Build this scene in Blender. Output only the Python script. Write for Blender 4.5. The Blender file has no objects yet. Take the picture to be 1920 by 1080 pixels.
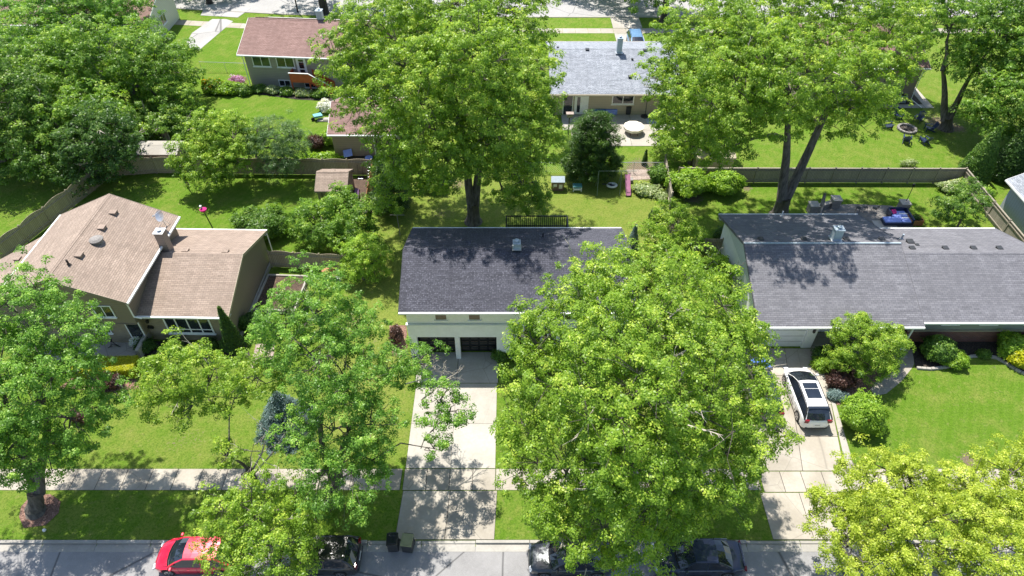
import bpy, math, random
import numpy as np
random.seed(7)
R = math.radians
SC = bpy.context.scene
COL = SC.collection

# ------------------------------------------------------------------ camera, sky, sun, exposure
CAM_H, PITCH, FPX = 37.0, R(44.0), 1280.0
cam_d = bpy.data.cameras.new("camera"); cam = bpy.data.objects.new("camera", cam_d); COL.objects.link(cam)
cam.location = (0, 0, CAM_H); cam.rotation_euler = (R(90) - PITCH, 0, 0)
cam_d.sensor_width = 36; cam_d.lens = 36 * FPX / 1920; cam_d.clip_start = 0.5; cam_d.clip_end = 3000
SC.camera = cam
SUN_DIR = np.array([-0.22, 0.39, 1.0]); SUN_DIR /= np.linalg.norm(SUN_DIR)      # towards the sun
SUN_EL = math.asin(SUN_DIR[2]); SUN_AZ = math.atan2(SUN_DIR[0], SUN_DIR[1])
W = bpy.data.worlds.new("World"); SC.world = W; W.use_nodes = True
_nt = W.node_tree; _bg = _nt.nodes["Background"]
_sky = _nt.nodes.new("ShaderNodeTexSky"); _sky.sky_type = 'NISHITA'; _sky.sun_disc = False
_sky.sun_elevation = SUN_EL; _sky.sun_rotation = SUN_AZ
_nt.links.new(_sky.outputs[0], _bg.inputs[0]); _bg.inputs[1].default_value = 0.12
sun_d = bpy.data.lights.new("sun", 'SUN'); sun_d.energy = 5.0; sun_d.angle = R(0.6); sun_d.color = (1, 0.955, 0.88)
sun = bpy.data.objects.new("sun", sun_d); COL.objects.link(sun); sun.location = (-20, 40, 80)
from mathutils import Vector, Matrix
sun.rotation_euler = Vector(SUN_DIR).to_track_quat('Z', 'Y').to_euler()
SC.view_settings.view_transform = 'Standard'; SC.view_settings.look = 'None'
SC.view_settings.exposure = 0.8; SC.view_settings.gamma = 1
SC.cycles.max_bounces = 6; SC.cycles.transmission_bounces = 5; SC.cycles.transparent_max_bounces = 4
SC.cycles.diffuse_bounces = 4; SC.cycles.glossy_bounces = 2

# surveying helpers: where a sight line from the drone meets a height or a depth
def G(px, py, z=0.0):
    a = PITCH + math.atan((py - 540) / FPX); y = (CAM_H - z) / math.tan(a)
    zc = y * math.cos(PITCH) + (CAM_H - z) * math.sin(PITCH)
    return ((px - 960) * zc / FPX, y, z)
def YP(px, py, y):
    a = PITCH + math.atan((py - 540) / FPX); z = CAM_H - y * math.tan(a)
    zc = y * math.cos(PITCH) + (CAM_H - z) * math.sin(PITCH)
    return ((px - 960) * zc / FPX, y, z)

# ------------------------------------------------------------------ materials
class NT:
    def __init__(s, name):
        s.m = bpy.data.materials.new(name); s.m.use_nodes = True; s.t = s.m.node_tree
        s.b = s.t.nodes["Principled BSDF"]; s.out = s.t.nodes["Material Output"]
    def n(s, kind, **kw):
        x = s.t.nodes.new(kind)
        for k, v in kw.items():
            if k.startswith('i_'):
                x.inputs[k[2:].replace('_', ' ')].default_value = v
            else: setattr(x, k, v)
        return x
    def l(s, a, b): s.t.links.new(a, b)
    def set(s, k, v): s.b.inputs[k].default_value = v
    def uv(s, sc=(1, 1, 1)):
        u = s.n("ShaderNodeUVMap"); mp = s.n("ShaderNodeMapping"); mp.inputs['Scale'].default_value = sc
        s.l(u.outputs[0], mp.inputs[0]); return mp.outputs[0]
    def pos(s): return s.n("ShaderNodeNewGeometry").outputs['Position']
    def noise(s, scale, detail=3, vec=None, rough=0.55):
        x = s.n("ShaderNodeTexNoise"); x.inputs['Scale'].default_value = scale; x.inputs['Detail'].default_value = detail
        x.inputs['Roughness'].default_value = rough
        if vec is not None: s.l(vec, x.inputs['Vector'])
        return x.outputs['Fac']
    def ramp(s, fac, stops):
        r = s.n("ShaderNodeValToRGB"); e = r.color_ramp.elements
        while len(e) < len(stops): e.new(0.5)
        for q, (p, c) in zip(e, stops):
            q.position = p; q.color = (c[0], c[1], c[2], 1) if hasattr(c, '__len__') else (c, c, c, 1)
        s.l(fac, r.inputs[0]); return r.outputs[0]
    def mix(s, fac, a, b, mode='MIX'):
        x = s.n("ShaderNodeMix"); x.data_type = 'RGBA'; x.blend_type = mode
        for i, v in ((0, fac), (6, a), (7, b)):
            if isinstance(v, bpy.types.NodeSocket): s.l(v, x.inputs[i])
            elif hasattr(v, '__len__'): x.inputs[i].default_value = (v[0], v[1], v[2], 1)
            else: x.inputs[i].default_value = v
        return x.outputs[2]
    def bump(s, h, st=0.3, dist=0.02):
        x = s.n("ShaderNodeBump"); x.inputs['Strength'].default_value = st; x.inputs['Distance'].default_value = dist
        s.l(h, x.inputs['Height']); s.l(x.outputs[0], s.b.inputs['Normal'])
    def col(s, c): s.l(c, s.b.inputs['Base Color'])

def c3(h, k=1.0):           # hex sRGB -> linear
    v = [int(h[i:i + 2], 16) / 255 for i in (0, 2, 4)]
    return tuple(k * (x / 12.92 if x <= .04045 else ((x + .055) / 1.055) ** 2.4) for x in v)

def m_plain(name, c, rough=0.6, metal=0.0, var=0.12, scale=3.0):
    t = NT(name); f = t.noise(scale, 4, t.pos())
    t.col(t.ramp(f, [(0.3, [x * (1 - var) for x in c]), (0.7, [min(1, x * (1 + var)) for x in c])]))
    t.set('Roughness', rough); t.set('Metallic', metal); return t.m
def m_shingle(name, ca, cb, spot, tone=0.25, row=0.145, stain=0.25):
    t = NT(name); v = t.uv()
    def brick(w, off, ms, c1, c2):
        b = t.n("ShaderNodeTexBrick"); t.l(v, b.inputs['Vector'])
        b.inputs['Scale'].default_value = 1; b.inputs['Brick Width'].default_value = w; b.inputs['Row Height'].default_value = row
        b.inputs['Mortar Size'].default_value = ms; b.inputs['Mortar Smooth'].default_value = .4; b.offset = off; b.inputs['Bias'].default_value = 0
        for k, c in (('Color1', c1), ('Color2', c2), ('Mortar', [x * .42 for x in ca])): b.inputs[k].default_value = (*c, 1)
        return b
    b1 = brick(.31, .5, .012, ca, cb); b2 = brick(.93, .37, 0.0, (0, 0, 0), (1, 1, 1))
    n2 = t.noise(1.7, 4, v); n3 = t.noise(.33, 3, t.pos()); n4 = t.noise(9, 2, v)
    f = t.ramp(n4, [(.55, 0), (.66, 1)])
    c = t.mix(.18, b1.outputs[0], b2.outputs[0], 'SOFT_LIGHT')
    c = t.mix(f, c, t.mix(tone, c, spot))
    c = t.mix(t.ramp(n2, [(.35, stain * .55), (.65, 0)]), c, [x * .55 for x in ca])
    c = t.mix(t.ramp(n3, [(.38, stain * 1.3), (.62, 0)]), c, [x * .6 for x in cb])
    ns = t.noise(1.1, 4, t.uv((2.6, .12, 1))); c = t.mix(t.ramp(ns, [(.42, stain * .9), (.62, 0)]), c, [x * .62 for x in ca])
    # each course shades the one below a little: its real step, as bump
    sp = t.n("ShaderNodeSeparateXYZ"); t.l(v, sp.inputs[0])
    md = t.n("ShaderNodeMath", operation='DIVIDE'); t.l(sp.outputs[1], md.inputs[0]); md.inputs[1].default_value = row
    fr = t.n("ShaderNodeMath", operation='FRACT'); t.l(md.outputs[0], fr.inputs[0])
    inv = t.n("ShaderNodeMath", operation='SUBTRACT'); inv.inputs[0].default_value = 1; t.l(fr.outputs[0], inv.inputs[1])
    ad = t.n("ShaderNodeMath", operation='ADD'); t.l(inv.outputs[0], ad.inputs[0]); t.l(t.noise(40, 2, v), ad.inputs[1])
    t.bump(ad.outputs[0], .5, .015)
    t.col(c); t.set('Roughness', .9); return t.m
def m_siding(name, c, pitch=0.2, dirt=.12, vertical=False, rough=.55):
    t = NT(name); v = t.uv(); sp = t.n("ShaderNodeSeparateXYZ"); t.l(v, sp.inputs[0])
    md = t.n("ShaderNodeMath", operation='DIVIDE'); t.l(sp.outputs[0 if vertical else 1], md.inputs[0]); md.inputs[1].default_value = pitch
    fr = t.n("ShaderNodeMath", operation='FRACT'); t.l(md.outputs[0], fr.inputs[0])
    g = t.ramp(fr.outputs[0], [(0.0, .45), (.1, 1), (.9, 1), (1.0, .8)])
    cc = t.mix(1.0, c, g, 'MULTIPLY'); n = t.noise(1.3, 4, t.pos())
    t.col(t.mix(t.ramp(n, [(.35, dirt), (.65, 0)]), cc, [x * .6 for x in c]))
    inv = t.n("ShaderNodeMath", operation='SUBTRACT'); inv.inputs[0].default_value = 1; t.l(fr.outputs[0], inv.inputs[1])
    t.bump(inv.outputs[0], .5, .02); t.set('Roughness', rough); return t.m
def m_brick(name, ca, cb, mortar):
    t = NT(name); v = t.uv(); b = t.n("ShaderNodeTexBrick"); t.l(v, b.inputs['Vector'])
    b.inputs['Scale'].default_value = 1; b.inputs['Brick Width'].default_value = .26; b.inputs['Row Height'].default_value = .085
    b.inputs['Mortar Size'].default_value = .008
    for k, c in (('Color1', ca), ('Color2', cb), ('Mortar', mortar)): b.inputs[k].default_value = (*c, 1)
    n = t.noise(2, 4, t.pos()); t.col(t.mix(t.ramp(n, [(.35, .35), (.65, 0)]), b.outputs[0], [x * .55 for x in ca]))
    t.bump(b.outputs['Fac'], -.4, .01); t.set('Roughness', .85); return t.m
def m_planks(name, ca, cb, w=0.14, streak=.5):
    t = NT(name); v = t.uv(); b = t.n("ShaderNodeTexBrick"); t.l(v, b.inputs['Vector']); b.offset = 0
    b.inputs['Scale'].default_value = 1; b.inputs['Brick Width'].default_value = w; b.inputs['Row Height'].default_value = 30
    b.inputs['Mortar Size'].default_value = .012
    for k, c in (('Color1', ca), ('Color2', cb), ('Mortar', [x * .25 for x in ca])): b.inputs[k].default_value = (*c, 1)
    n = t.noise(3, 5, t.uv((9, 1, 1))); n2 = t.noise(.8, 3, t.pos())
    c = t.mix(t.ramp(n, [(.35, streak), (.7, 0)]), b.outputs[0], [x * .5 for x in ca])
    t.col(t.mix(t.ramp(n2, [(.4, .35), (.6, 0)]), c, [x * .55 for x in cb])); t.set('Roughness', .9)
    t.bump(n, .3, .01); return t.m
def m_concrete(name, c, stain=.25, crack=.5, tonev=True):
    t = NT(name); p = t.pos(); n1 = t.noise(.55, 5, p); n2 = t.noise(6, 5, p); n3 = t.noise(60, 2, p)
    cc = t.ramp(n2, [(.3, [x * .86 for x in c]), (.7, c)])
    cc = t.mix(t.ramp(n1, [(.4, stain), (.62, 0)]), cc, [c[0] * .55, c[1] * .52, c[2] * .47])
    cc = t.mix(t.ramp(n3, [(.5, 0), (.75, .3)]), cc, [x * .6 for x in c])
    vo = t.n("ShaderNodeTexVoronoi", feature='DISTANCE_TO_EDGE'); vo.inputs['Scale'].default_value = .28
    wp = t.mix(.12, p, t.n("ShaderNodeTexNoise", i_Scale=1.5).outputs['Color'], 'ADD'); t.l(wp, vo.inputs['Vector'])
    cc = t.mix(t.ramp(vo.outputs['Distance'], [(0.0, crack), (.006, 0)]), cc, [x * .35 for x in c])
    if tonev:
        a = t.n("ShaderNodeAttribute", attribute_name='tone'); cc = t.mix(1, cc, t.ramp(a.outputs['Fac'], [(0, .84), (1, 1.0)]), 'MULTIPLY')
    t.bump(n3, .15, .01); t.col(cc); t.set('Roughness', .85); return t.m
def m_asphalt(name, c, patch=.3):
    t = NT(name); p = t.pos(); n1 = t.noise(.3, 5, p); n3 = t.noise(45, 3, p); n2 = t.noise(3.5, 5, p)
    cc = t.ramp(n3, [(.3, [x * .72 for x in c]), (.72, [x * 1.25 for x in c])])
    cc = t.mix(t.ramp(n2, [(.42, .25), (.6, 0)]), cc, [x * .65 for x in c])
    cc = t.mix(t.ramp(n1, [(.42, patch), (.6, 0)]), cc, [x * 1.35 for x in c])
    vo = t.n("ShaderNodeTexVoronoi", feature='DISTANCE_TO_EDGE'); vo.inputs['Scale'].default_value = .16
    wp = t.mix(.25, p, t.n("ShaderNodeTexNoise", i_Scale=.9).outputs['Color'], 'ADD'); t.l(wp, vo.inputs['Vector'])
    cc = t.mix(t.ramp(vo.outputs['Distance'], [(0.0, .9), (.010, 0)]), cc, [x * .25 for x in c])
    t.bump(n3, .3, .01); t.col(cc); t.set('Roughness', .9); return t.m
def m_mulch(name, ca, cb):
    t = NT(name); p = t.pos(); n = t.noise(14, 4, p); n2 = t.noise(1.2, 3, p)
    c = t.ramp(n, [(.3, [x * .35 for x in ca]), (.5, ca), (.72, cb)])
    t.col(t.mix(t.ramp(n2, [(.4, .4), (.6, 0)]), c, [x * .6 for x in ca])); t.bump(n, 1, .06); t.set('Roughness', .95); return t.m
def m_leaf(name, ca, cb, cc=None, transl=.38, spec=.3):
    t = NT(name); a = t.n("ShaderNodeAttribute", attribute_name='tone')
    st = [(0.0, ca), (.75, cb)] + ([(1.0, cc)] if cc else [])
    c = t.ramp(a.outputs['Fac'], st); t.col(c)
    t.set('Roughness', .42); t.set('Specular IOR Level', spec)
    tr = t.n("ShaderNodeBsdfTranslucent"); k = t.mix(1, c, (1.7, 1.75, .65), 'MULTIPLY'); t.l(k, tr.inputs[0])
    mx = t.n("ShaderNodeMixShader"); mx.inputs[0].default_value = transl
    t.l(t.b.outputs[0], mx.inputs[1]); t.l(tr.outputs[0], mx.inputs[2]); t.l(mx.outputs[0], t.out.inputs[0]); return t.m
def m_bark(name, ca, cb, sc=6):
    t = NT(name); mp = t.n("ShaderNodeMapping"); mp.inputs['Scale'].default_value = (1, 1, .25); t.l(t.pos(), mp.inputs[0])
    n = t.noise(sc, 5, mp.outputs[0]); t.col(t.ramp(n, [(.3, ca), (.7, cb)])); t.bump(n, .8, .05); t.set('Roughness', .95); return t.m
def m_paint(name, c, metal=.0, coat=1.0):
    t = NT(name); t.set('Base Color', (*c, 1)); t.set('Metallic', metal); t.set('Roughness', .32)
    t.set('Coat Weight', coat); t.set('Coat Roughness', .04)
    n = t.noise(2.5, 4, t.pos()); t.l(t.ramp(n, [(.3, .26), (.7, .42)]), t.b.inputs['Roughness']); return t.m
def m_glass(name, c=(.012, .016, .02), rough=.06):
    t = NT(name); n = t.noise(.9, 3, t.pos()); t.col(t.ramp(n, [(.35, c), (.65, [x * 2.2 for x in c])]))
    t.set('Roughness', rough); t.set('Specular IOR Level', .7); t.set('Coat Weight', .4); return t.m

def m_lawn():
    t = NT('lawn_grass'); p = t.pos()
    dry = t.n("ShaderNodeAttribute", attribute_name='dry').outputs['Fac']; dirt = t.n("ShaderNodeAttribute", attribute_name='dirt').outputs['Fac']
    n0 = t.noise(.22, 4, p); n1 = t.noise(1.1, 5, p); n2 = t.noise(7, 4, p); n3 = t.noise(28, 3, p)
    lush = t.ramp(n3, [(.25, (.055, .115, .009)), (.55, (.125, .235, .018)), (.8, (.21, .34, .038))])
    dryc = t.ramp(n3, [(.25, (.12, .15, .028)), (.5, (.22, .265, .05)), (.8, (.38, .38, .11))])
    def m(op, a, b):
        x = t.n("ShaderNodeMath", operation=op)
        for i, v in ((0, a), (1, b)):
            if isinstance(v, bpy.types.NodeSocket): t.l(v, x.inputs[i])
            else: x.inputs[i].default_value = v
        return x.outputs[0]
    s = m('ADD', m('MULTIPLY', n1, 1.1), m('MULTIPLY', n2, .8)); s = m('ADD', m('ADD', s, m('MULTIPLY', n0, .7)), -1.3)
    fd = m('ADD', dry, s); f = t.ramp(fd, [(.08, 0), (.9, 1)])
    c = t.mix(f, lush, dryc)
    mp = t.n("ShaderNodeMapping"); mp.inputs['Rotation'].default_value = (0, 0, .5); t.l(p, mp.inputs[0]); wv = t.n("ShaderNodeTexWave"); wv.inputs['Scale'].default_value = .55; wv.inputs['Distortion'].default_value = 1.2; t.l(mp.outputs[0], wv.inputs[0])
    c = t.mix(t.ramp(wv.outputs['Fac'], [(.3, .0), (.7, .16)]), c, (.20, .30, .05))
    n5 = t.noise(.55, 6, p, .7); c = t.mix(t.ramp(n5, [(.46, 0), (.68, .7)]), c, dryc); c = t.mix(t.ramp(t.noise(2.6, 5, p, .7), [(.57, 0), (.70, .6)]), c, (.30, .27, .11))
    c = t.mix(t.ramp(n2, [(.35, .4), (.55, 0)]), c, (.045, .11, .008))
    fl = m('MULTIPLY', t.ramp(t.noise(13, 2, p), [(.66, 0), (.73, 1)]), dry)
    c = t.mix(fl, c, (.42, .38, .2))
    soil = t.ramp(n3, [(.3, (.10, .075, .045)), (.7, (.3, .24, .17))])
    fdirt = t.ramp(m('ADD', dirt, m('MULTIPLY', m('ADD', n2, -.5), 1.4)), [(.45, 0), (.62, 1)])
    c = t.mix(fdirt, c, soil)
    t.bump(m('ADD', n3, m('MULTIPLY', n2, .7)), 1.0, .08); t.col(c); t.set('Roughness', .95); t.set('Specular IOR Level', .1); return t.m

# ------------------------------------------------------------------ mesh builder
class MB:
    def __init__(s): s.v = []; s.f = []
    def quad(s, *p):
        i = len(s.v); s.v += [tuple(q) for q in p]; s.f.append(tuple(range(i, i + len(p)))); return s
    def box(s, x0, x1, y0, y1, z0, z1):
        i = len(s.v)
        s.v += [(x0, y0, z0), (x1, y0, z0), (x1, y1, z0), (x0, y1, z0), (x0, y0, z1), (x1, y0, z1), (x1, y1, z1), (x0, y1, z1)]
        s.f += [tuple(i + k for k in q) for q in ((0, 3, 2, 1), (4, 5, 6, 7), (0, 1, 5, 4), (1, 2, 6, 5), (2, 3, 7, 6), (3, 0, 4, 7))]; return s
    def obox(s, c, u, v, w):     # oriented box: centre, three half vectors
        c, u, v, w = map(np.array, (c, u, v, w)); i = len(s.v)
        for k in (-1, 1):
            for a, b in ((-1, -1), (1, -1), (1, 1), (-1, 1)): s.v.append(tuple(c + a * u + b * v + k * w))
        s.f += [tuple(i + k for k in q) for q in ((0, 3, 2, 1), (4, 5, 6, 7), (0, 1, 5, 4), (1, 2, 6, 5), (2, 3, 7, 6), (3, 0, 4, 7))]; return s
    def prism(s, pts, d):        # polygon pts extruded by vector d
        i = len(s.v); n = len(pts); s.v += [tuple(p) for p in pts]; s.v += [tuple(np.array(p) + np.array(d)) for p in pts]
        s.f.append(tuple(i + k for k in range(n))[::-1]); s.f.append(tuple(i + n + k for k in range(n)))
        for k in range(n): s.f.append((i + k, i + (k + 1) % n, i + n + (k + 1) % n, i + n + k))
        return s
    def tube(s, path, rad, n=8, cap=True):
        path = [np.array(p, float) for p in path]
        if not hasattr(rad, '__len__'): rad = [rad] * len(path)
        i0 = len(s.v); up = np.array((0.31, 0.17, .93))
        for k, p in enumerate(path):
            d = path[min(k + 1, len(path) - 1)] - path[max(k - 1, 0)]; d = d / (np.linalg.norm(d) + 1e-9)
            a = np.cross(d, up); 
            if np.linalg.norm(a) < .05: a = np.cross(d, (1, 0, 0))
            a /= np.linalg.norm(a); b = np.cross(d, a)
            for j in range(n):
                t = 2 * math.pi * j / n; s.v.append(tuple(p + rad[k] * (math.cos(t) * a + math.sin(t) * b)))
        for k in range(len(path) - 1):
            for j in range(n):
                s.f.append((i0 + k * n + j, i0 + k * n + (j + 1) % n, i0 + (k + 1) * n + (j + 1) % n, i0 + (k + 1) * n + j))
        if cap:
            s.f.append(tuple(i0 + j for j in range(n))); e = i0 + (len(path) - 1) * n; s.f.append(tuple(e + j for j in range(n))[::-1])
        return s
    def cyl(s, x, y, z0, z1, r0, r1=None, n=16): return s.tube([(x, y, z0), (x, y, z1)], [r0, r0 if r1 is None else r1], n)
    def lathe(s, x, y, prof, n=16):
        i0 = len(s.v)
        for r, z in prof:
            for j in range(n): t = 2 * math.pi * j / n; s.v.append((x + r * math.cos(t), y + r * math.sin(t), z))
        for k in range(len(prof) - 1):
            for j in range(n): s.f.append((i0 + k * n + j, i0 + k * n + (j + 1) % n, i0 + (k + 1) * n + (j + 1) % n, i0 + (k + 1) * n + j))
        s.f.append(tuple(i0 + j for j in range(n))[::-1]); e = i0 + (len(prof) - 1) * n; s.f.append(tuple(e + j for j in range(n))); return s
    def build(s, name, mat, parent=None, bevel=0, smooth=False, tone=None, subd=0):
        me = bpy.data.meshes.new(name); org = wloc(parent)
        vs = np.array(s.v, float) - org
        me.from_pydata(vs.tolist(), [], s.f); me.update(); me.materials.append(mat)
        uvl = me.uv_layers.new(name="UVMap"); co = np.empty(len(me.loops) * 2)
        for p in me.polygons:
            n = p.normal
            u = Vector((-n.y, n.x, 0))
            if u.length < .02: u = Vector((1, 0, 0))
            u.normalize(); w = n.cross(u)
            if w.z < -1e-4: w = -w
            for li in p.loop_indices:
                c = me.vertices[me.loops[li].vertex_index].co; co[2 * li] = c.dot(u); co[2 * li + 1] = c.dot(w)
        uvl.data.foreach_set("uv", co)
        if tone is not None:
            a = me.attributes.new('tone', 'FLOAT', 'FACE'); a.data.foreach_set('value', np.resize(np.array(tone, float), len(me.polygons)))
        if smooth: me.polygons.foreach_set("use_smooth", [True] * len(me.polygons))
        o = bpy.data.objects.new(name, me); COL.objects.link(o)
        if parent is not None: o.parent = parent
        if bevel:
            b = o.modifiers.new("bevel", 'BEVEL'); b.width = bevel; b.segments = 2; b.limit_method = 'ANGLE'
        if subd:
            b = o.modifiers.new("subd", 'SUBSURF'); b.levels = b.render_levels = subd
        return o
def wloc(o):
    v = np.zeros(3)
    while o is not None: v += np.array(o.location); o = o.parent
    return v
def tag(o, label, cat, group=None):
    o['label'] = label; o['category'] = cat
    if group: o['group'] = group
    return o
def thing(name, label, cat, loc, group=None):
    o = bpy.data.objects.new(name, None); COL.objects.link(o); o.location = loc; o.empty_display_size = .3
    return tag(o, label, cat, group)
def struct(o, kind='structure'): o['kind'] = kind; return o
def copytree(o, loc=None, rz=None, label=None, parent=None):
    c = o.copy(); COL.objects.link(c)
    if parent is not None: c.parent = parent
    if loc is not None: c.location = loc
    if rz is not None: c.rotation_euler = (0, 0, rz)
    if label: c['label'] = label
    for ch in o.children: copytree(ch, parent=c)
    return c

# ------------------------------------------------------------------ palette
M = {}
M['lawn'] = m_lawn()
M['conc'] = m_concrete('pale_concrete', (.43, .39, .325), .45, .5)
M['conc_new'] = m_concrete('new_white_concrete', (.46, .43, .375), .3, .2)
M['conc_old'] = m_concrete('weathered_concrete', (.46, .43, .38), .35, .6)
M['kerb'] = m_concrete('kerb_concrete', (.40, .38, .34), .3, .2)
M['asph'] = m_asphalt('street_asphalt', (.235, .23, .228), .4)
M['asph_far'] = m_asphalt('far_street_asphalt', (.32, .31, .30), .2)
M['asph_old'] = m_asphalt('old_driveway_asphalt', (.33, .32, .31), .3)
M['mulch'] = m_mulch('brown_mulch', (.085, .055, .038), (.2, .13, .095))
M['mulch_red'] = m_mulch('red_mulch', (.20, .11, .08), (.42, .27, .21))
M['soil'] = m_mulch('dark_soil', (.04, .032, .026), (.11, .09, .07))
M['gravel'] = m_mulch('pink_gravel', (.33, .26, .22), (.6, .5, .44))
M['pavers'] = m_brick('patio_pavers', (.26, .24, .22), (.18, .165, .15), (.1, .09, .08))
M['sh_char'] = m_shingle('charcoal_shingle', (.042, .043, .058), (.080, .081, .104), (.24, .24, .29), .5)
M['sh_gray'] = m_shingle('grey_shingle', (.138, .137, .154), (.192, .19, .208), (.26, .25, .26), .3)
M['sh_tan'] = m_shingle('tan_shingle', (.28, .215, .17), (.36, .275, .22), (.42, .34, .27), .3)
M['sh_brown'] = m_shingle('brown_red_shingle', (.215, .125, .105), (.29, .18, .155), (.36, .25, .22), .4)
M['sh_blue'] = m_shingle('blue_grey_shingle', (.20, .22, .25), (.34, .36, .40), (.52, .55, .60), .7)
M['white'] = m_plain('white_trim', (.80, .80, .78), .5, 0, .06)
M['s_white'] = m_siding('white_siding', (.82, .82, .78), .2, .05)
M['p_white'] = m_plain('painted_white_wall', (.82, .83, .82), .7, 0, .05)
M['s_taupe'] = m_siding('taupe_siding', (.22, .18, .135), .2)
M['b_tan'] = m_brick('tan_brick', (.34, .28, .19), (.25, .2, .135), (.3, .27, .22))
M['b_red'] = m_brick('red_brick', (.24, .095, .06), (.15, .065, .045), (.2, .17, .15))
M['b_grey'] = m_brick('grey_block', (.30, .28, .26), (.22, .205, .19), (.15, .14, .13))
M['s_green'] = m_siding('sage_siding', (.36, .33, .27), .2)
M['s_sage'] = m_siding('grey_green_siding', (.27, .29, .24), .2)
M['s_beige'] = m_siding('beige_siding', (.42, .36, .26), .2)
M['s_cream'] = m_siding('cream_siding', (.6, .6, .5), .2)
M['s_pale'] = m_siding('pale_blue_siding', (.66, .69, .69), .2, .05)
M['s_metal'] = m_siding('grey_metal_siding', (.40, .43, .47), .28, .1, True)
M['s_mauve'] = m_siding('mauve_brown_siding', (.28, .22, .19), .22)
M['black'] = m_plain('black_paint', (.012, .012, .013), .4)
M['dark'] = m_plain('dark_plastic', (.03, .032, .035), .5)
M['glass'] = m_glass('window_glass'); M['glass_g'] = m_glass('greenish_glass', (.02, .035, .022))
M['carglass'] = m_glass('car_glass', (.008, .011, .016), .03)
M['blind'] = m_siding('brown_blind', (.23, .17, .125), .06)
M['galv'] = m_plain('galvanised_metal', (.40, .47, .52), .45, .25, .1, 8)
M['alu'] = m_plain('aluminium', (.62, .63, .64), .35, .7, .05)
M['wood'] = m_planks('weathered_fence', (.42, .35, .25), (.52, .44, .32))
M['wood_g'] = m_planks('grey_fence', (.32, .28, .22), (.42, .37, .29))
M['wood_o'] = m_planks('orange_fence', (.36, .16, .065), (.44, .21, .09), .14, .3)
M['wood_r'] = m_plain('redwood_stain', (.45, .085, .035), .6)
M['wood_d'] = m_planks('dark_wood', (.09, .06, .04), (.14, .095, .065))
M['bronze'] = m_plain('bronze_trim', (.18, .13, .10), .4); M['navy'] = m_plain('navy_plastic', (.018, .03, .075), .4)
M['bark'] = m_bark('grey_bark', (.05, .042, .034), (.17, .15, .125))
M['bark_l'] = m_bark('light_bark', (.13, .115, .095), (.34, .31, .27))
M['bark_d'] = m_bark('dark_bark', (.028, .022, .018), (.085, .07, .058))
M['twig'] = m_plain('bare_twig', (.42, .37, .31), .9)
M['rubber'] = m_plain('tyre_rubber', (.018, .018, .019), .85)
M['rim'] = m_plain('alloy_rim', (.5, .51, .53), .3, .9, .03)
M['purple'] = m_plain('purple_plastic', (.16, .09, .19), .5)
M['pink'] = m_plain('pink_plastic', (.33, .13, .22), .5)
M['teal'] = m_plain('teal_plastic', (.12, .34, .36), .5)
M['cush'] = m_plain('blue_cushion', (.25, .33, .72), .9)
M['magenta'] = m_plain('magenta_pillow', (.45, .02, .17), .9)
M['red_l'] = m_plain('red_lens', (.16, .006, .01), .15)
M['clear_l'] = m_plain('clear_lens', (.55, .57, .6), .12)
M['tarp'] = m_plain('cream_cover', (.72, .66, .55), .8)
M['bluetarp'] = m_plain('blue_cloth', (.06, .14, .48), .7)
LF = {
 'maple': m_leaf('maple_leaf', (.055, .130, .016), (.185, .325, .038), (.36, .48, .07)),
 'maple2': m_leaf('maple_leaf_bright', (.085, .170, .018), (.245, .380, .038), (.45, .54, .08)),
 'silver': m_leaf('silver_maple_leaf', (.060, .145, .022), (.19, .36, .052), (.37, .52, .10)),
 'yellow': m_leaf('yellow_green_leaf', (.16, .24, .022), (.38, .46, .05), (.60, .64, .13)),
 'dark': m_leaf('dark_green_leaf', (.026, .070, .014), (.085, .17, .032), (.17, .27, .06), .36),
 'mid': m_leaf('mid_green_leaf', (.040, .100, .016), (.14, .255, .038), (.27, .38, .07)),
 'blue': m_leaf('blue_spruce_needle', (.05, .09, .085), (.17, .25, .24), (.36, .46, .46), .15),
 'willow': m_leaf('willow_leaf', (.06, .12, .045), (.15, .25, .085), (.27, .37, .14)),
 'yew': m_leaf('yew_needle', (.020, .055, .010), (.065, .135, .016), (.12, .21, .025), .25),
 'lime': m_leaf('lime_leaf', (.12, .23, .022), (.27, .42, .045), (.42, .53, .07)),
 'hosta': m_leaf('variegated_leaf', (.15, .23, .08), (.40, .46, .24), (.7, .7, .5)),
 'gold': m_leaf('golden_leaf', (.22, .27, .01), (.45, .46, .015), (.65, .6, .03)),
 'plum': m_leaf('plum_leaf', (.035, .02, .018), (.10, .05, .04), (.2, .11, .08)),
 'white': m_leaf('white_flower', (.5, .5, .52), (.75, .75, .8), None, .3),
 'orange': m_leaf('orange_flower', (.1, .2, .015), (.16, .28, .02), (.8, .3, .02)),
 'pinkf': m_leaf('pink_flower', (.3, .1, .25), (.6, .35, .6), None, .3),
}

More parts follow.
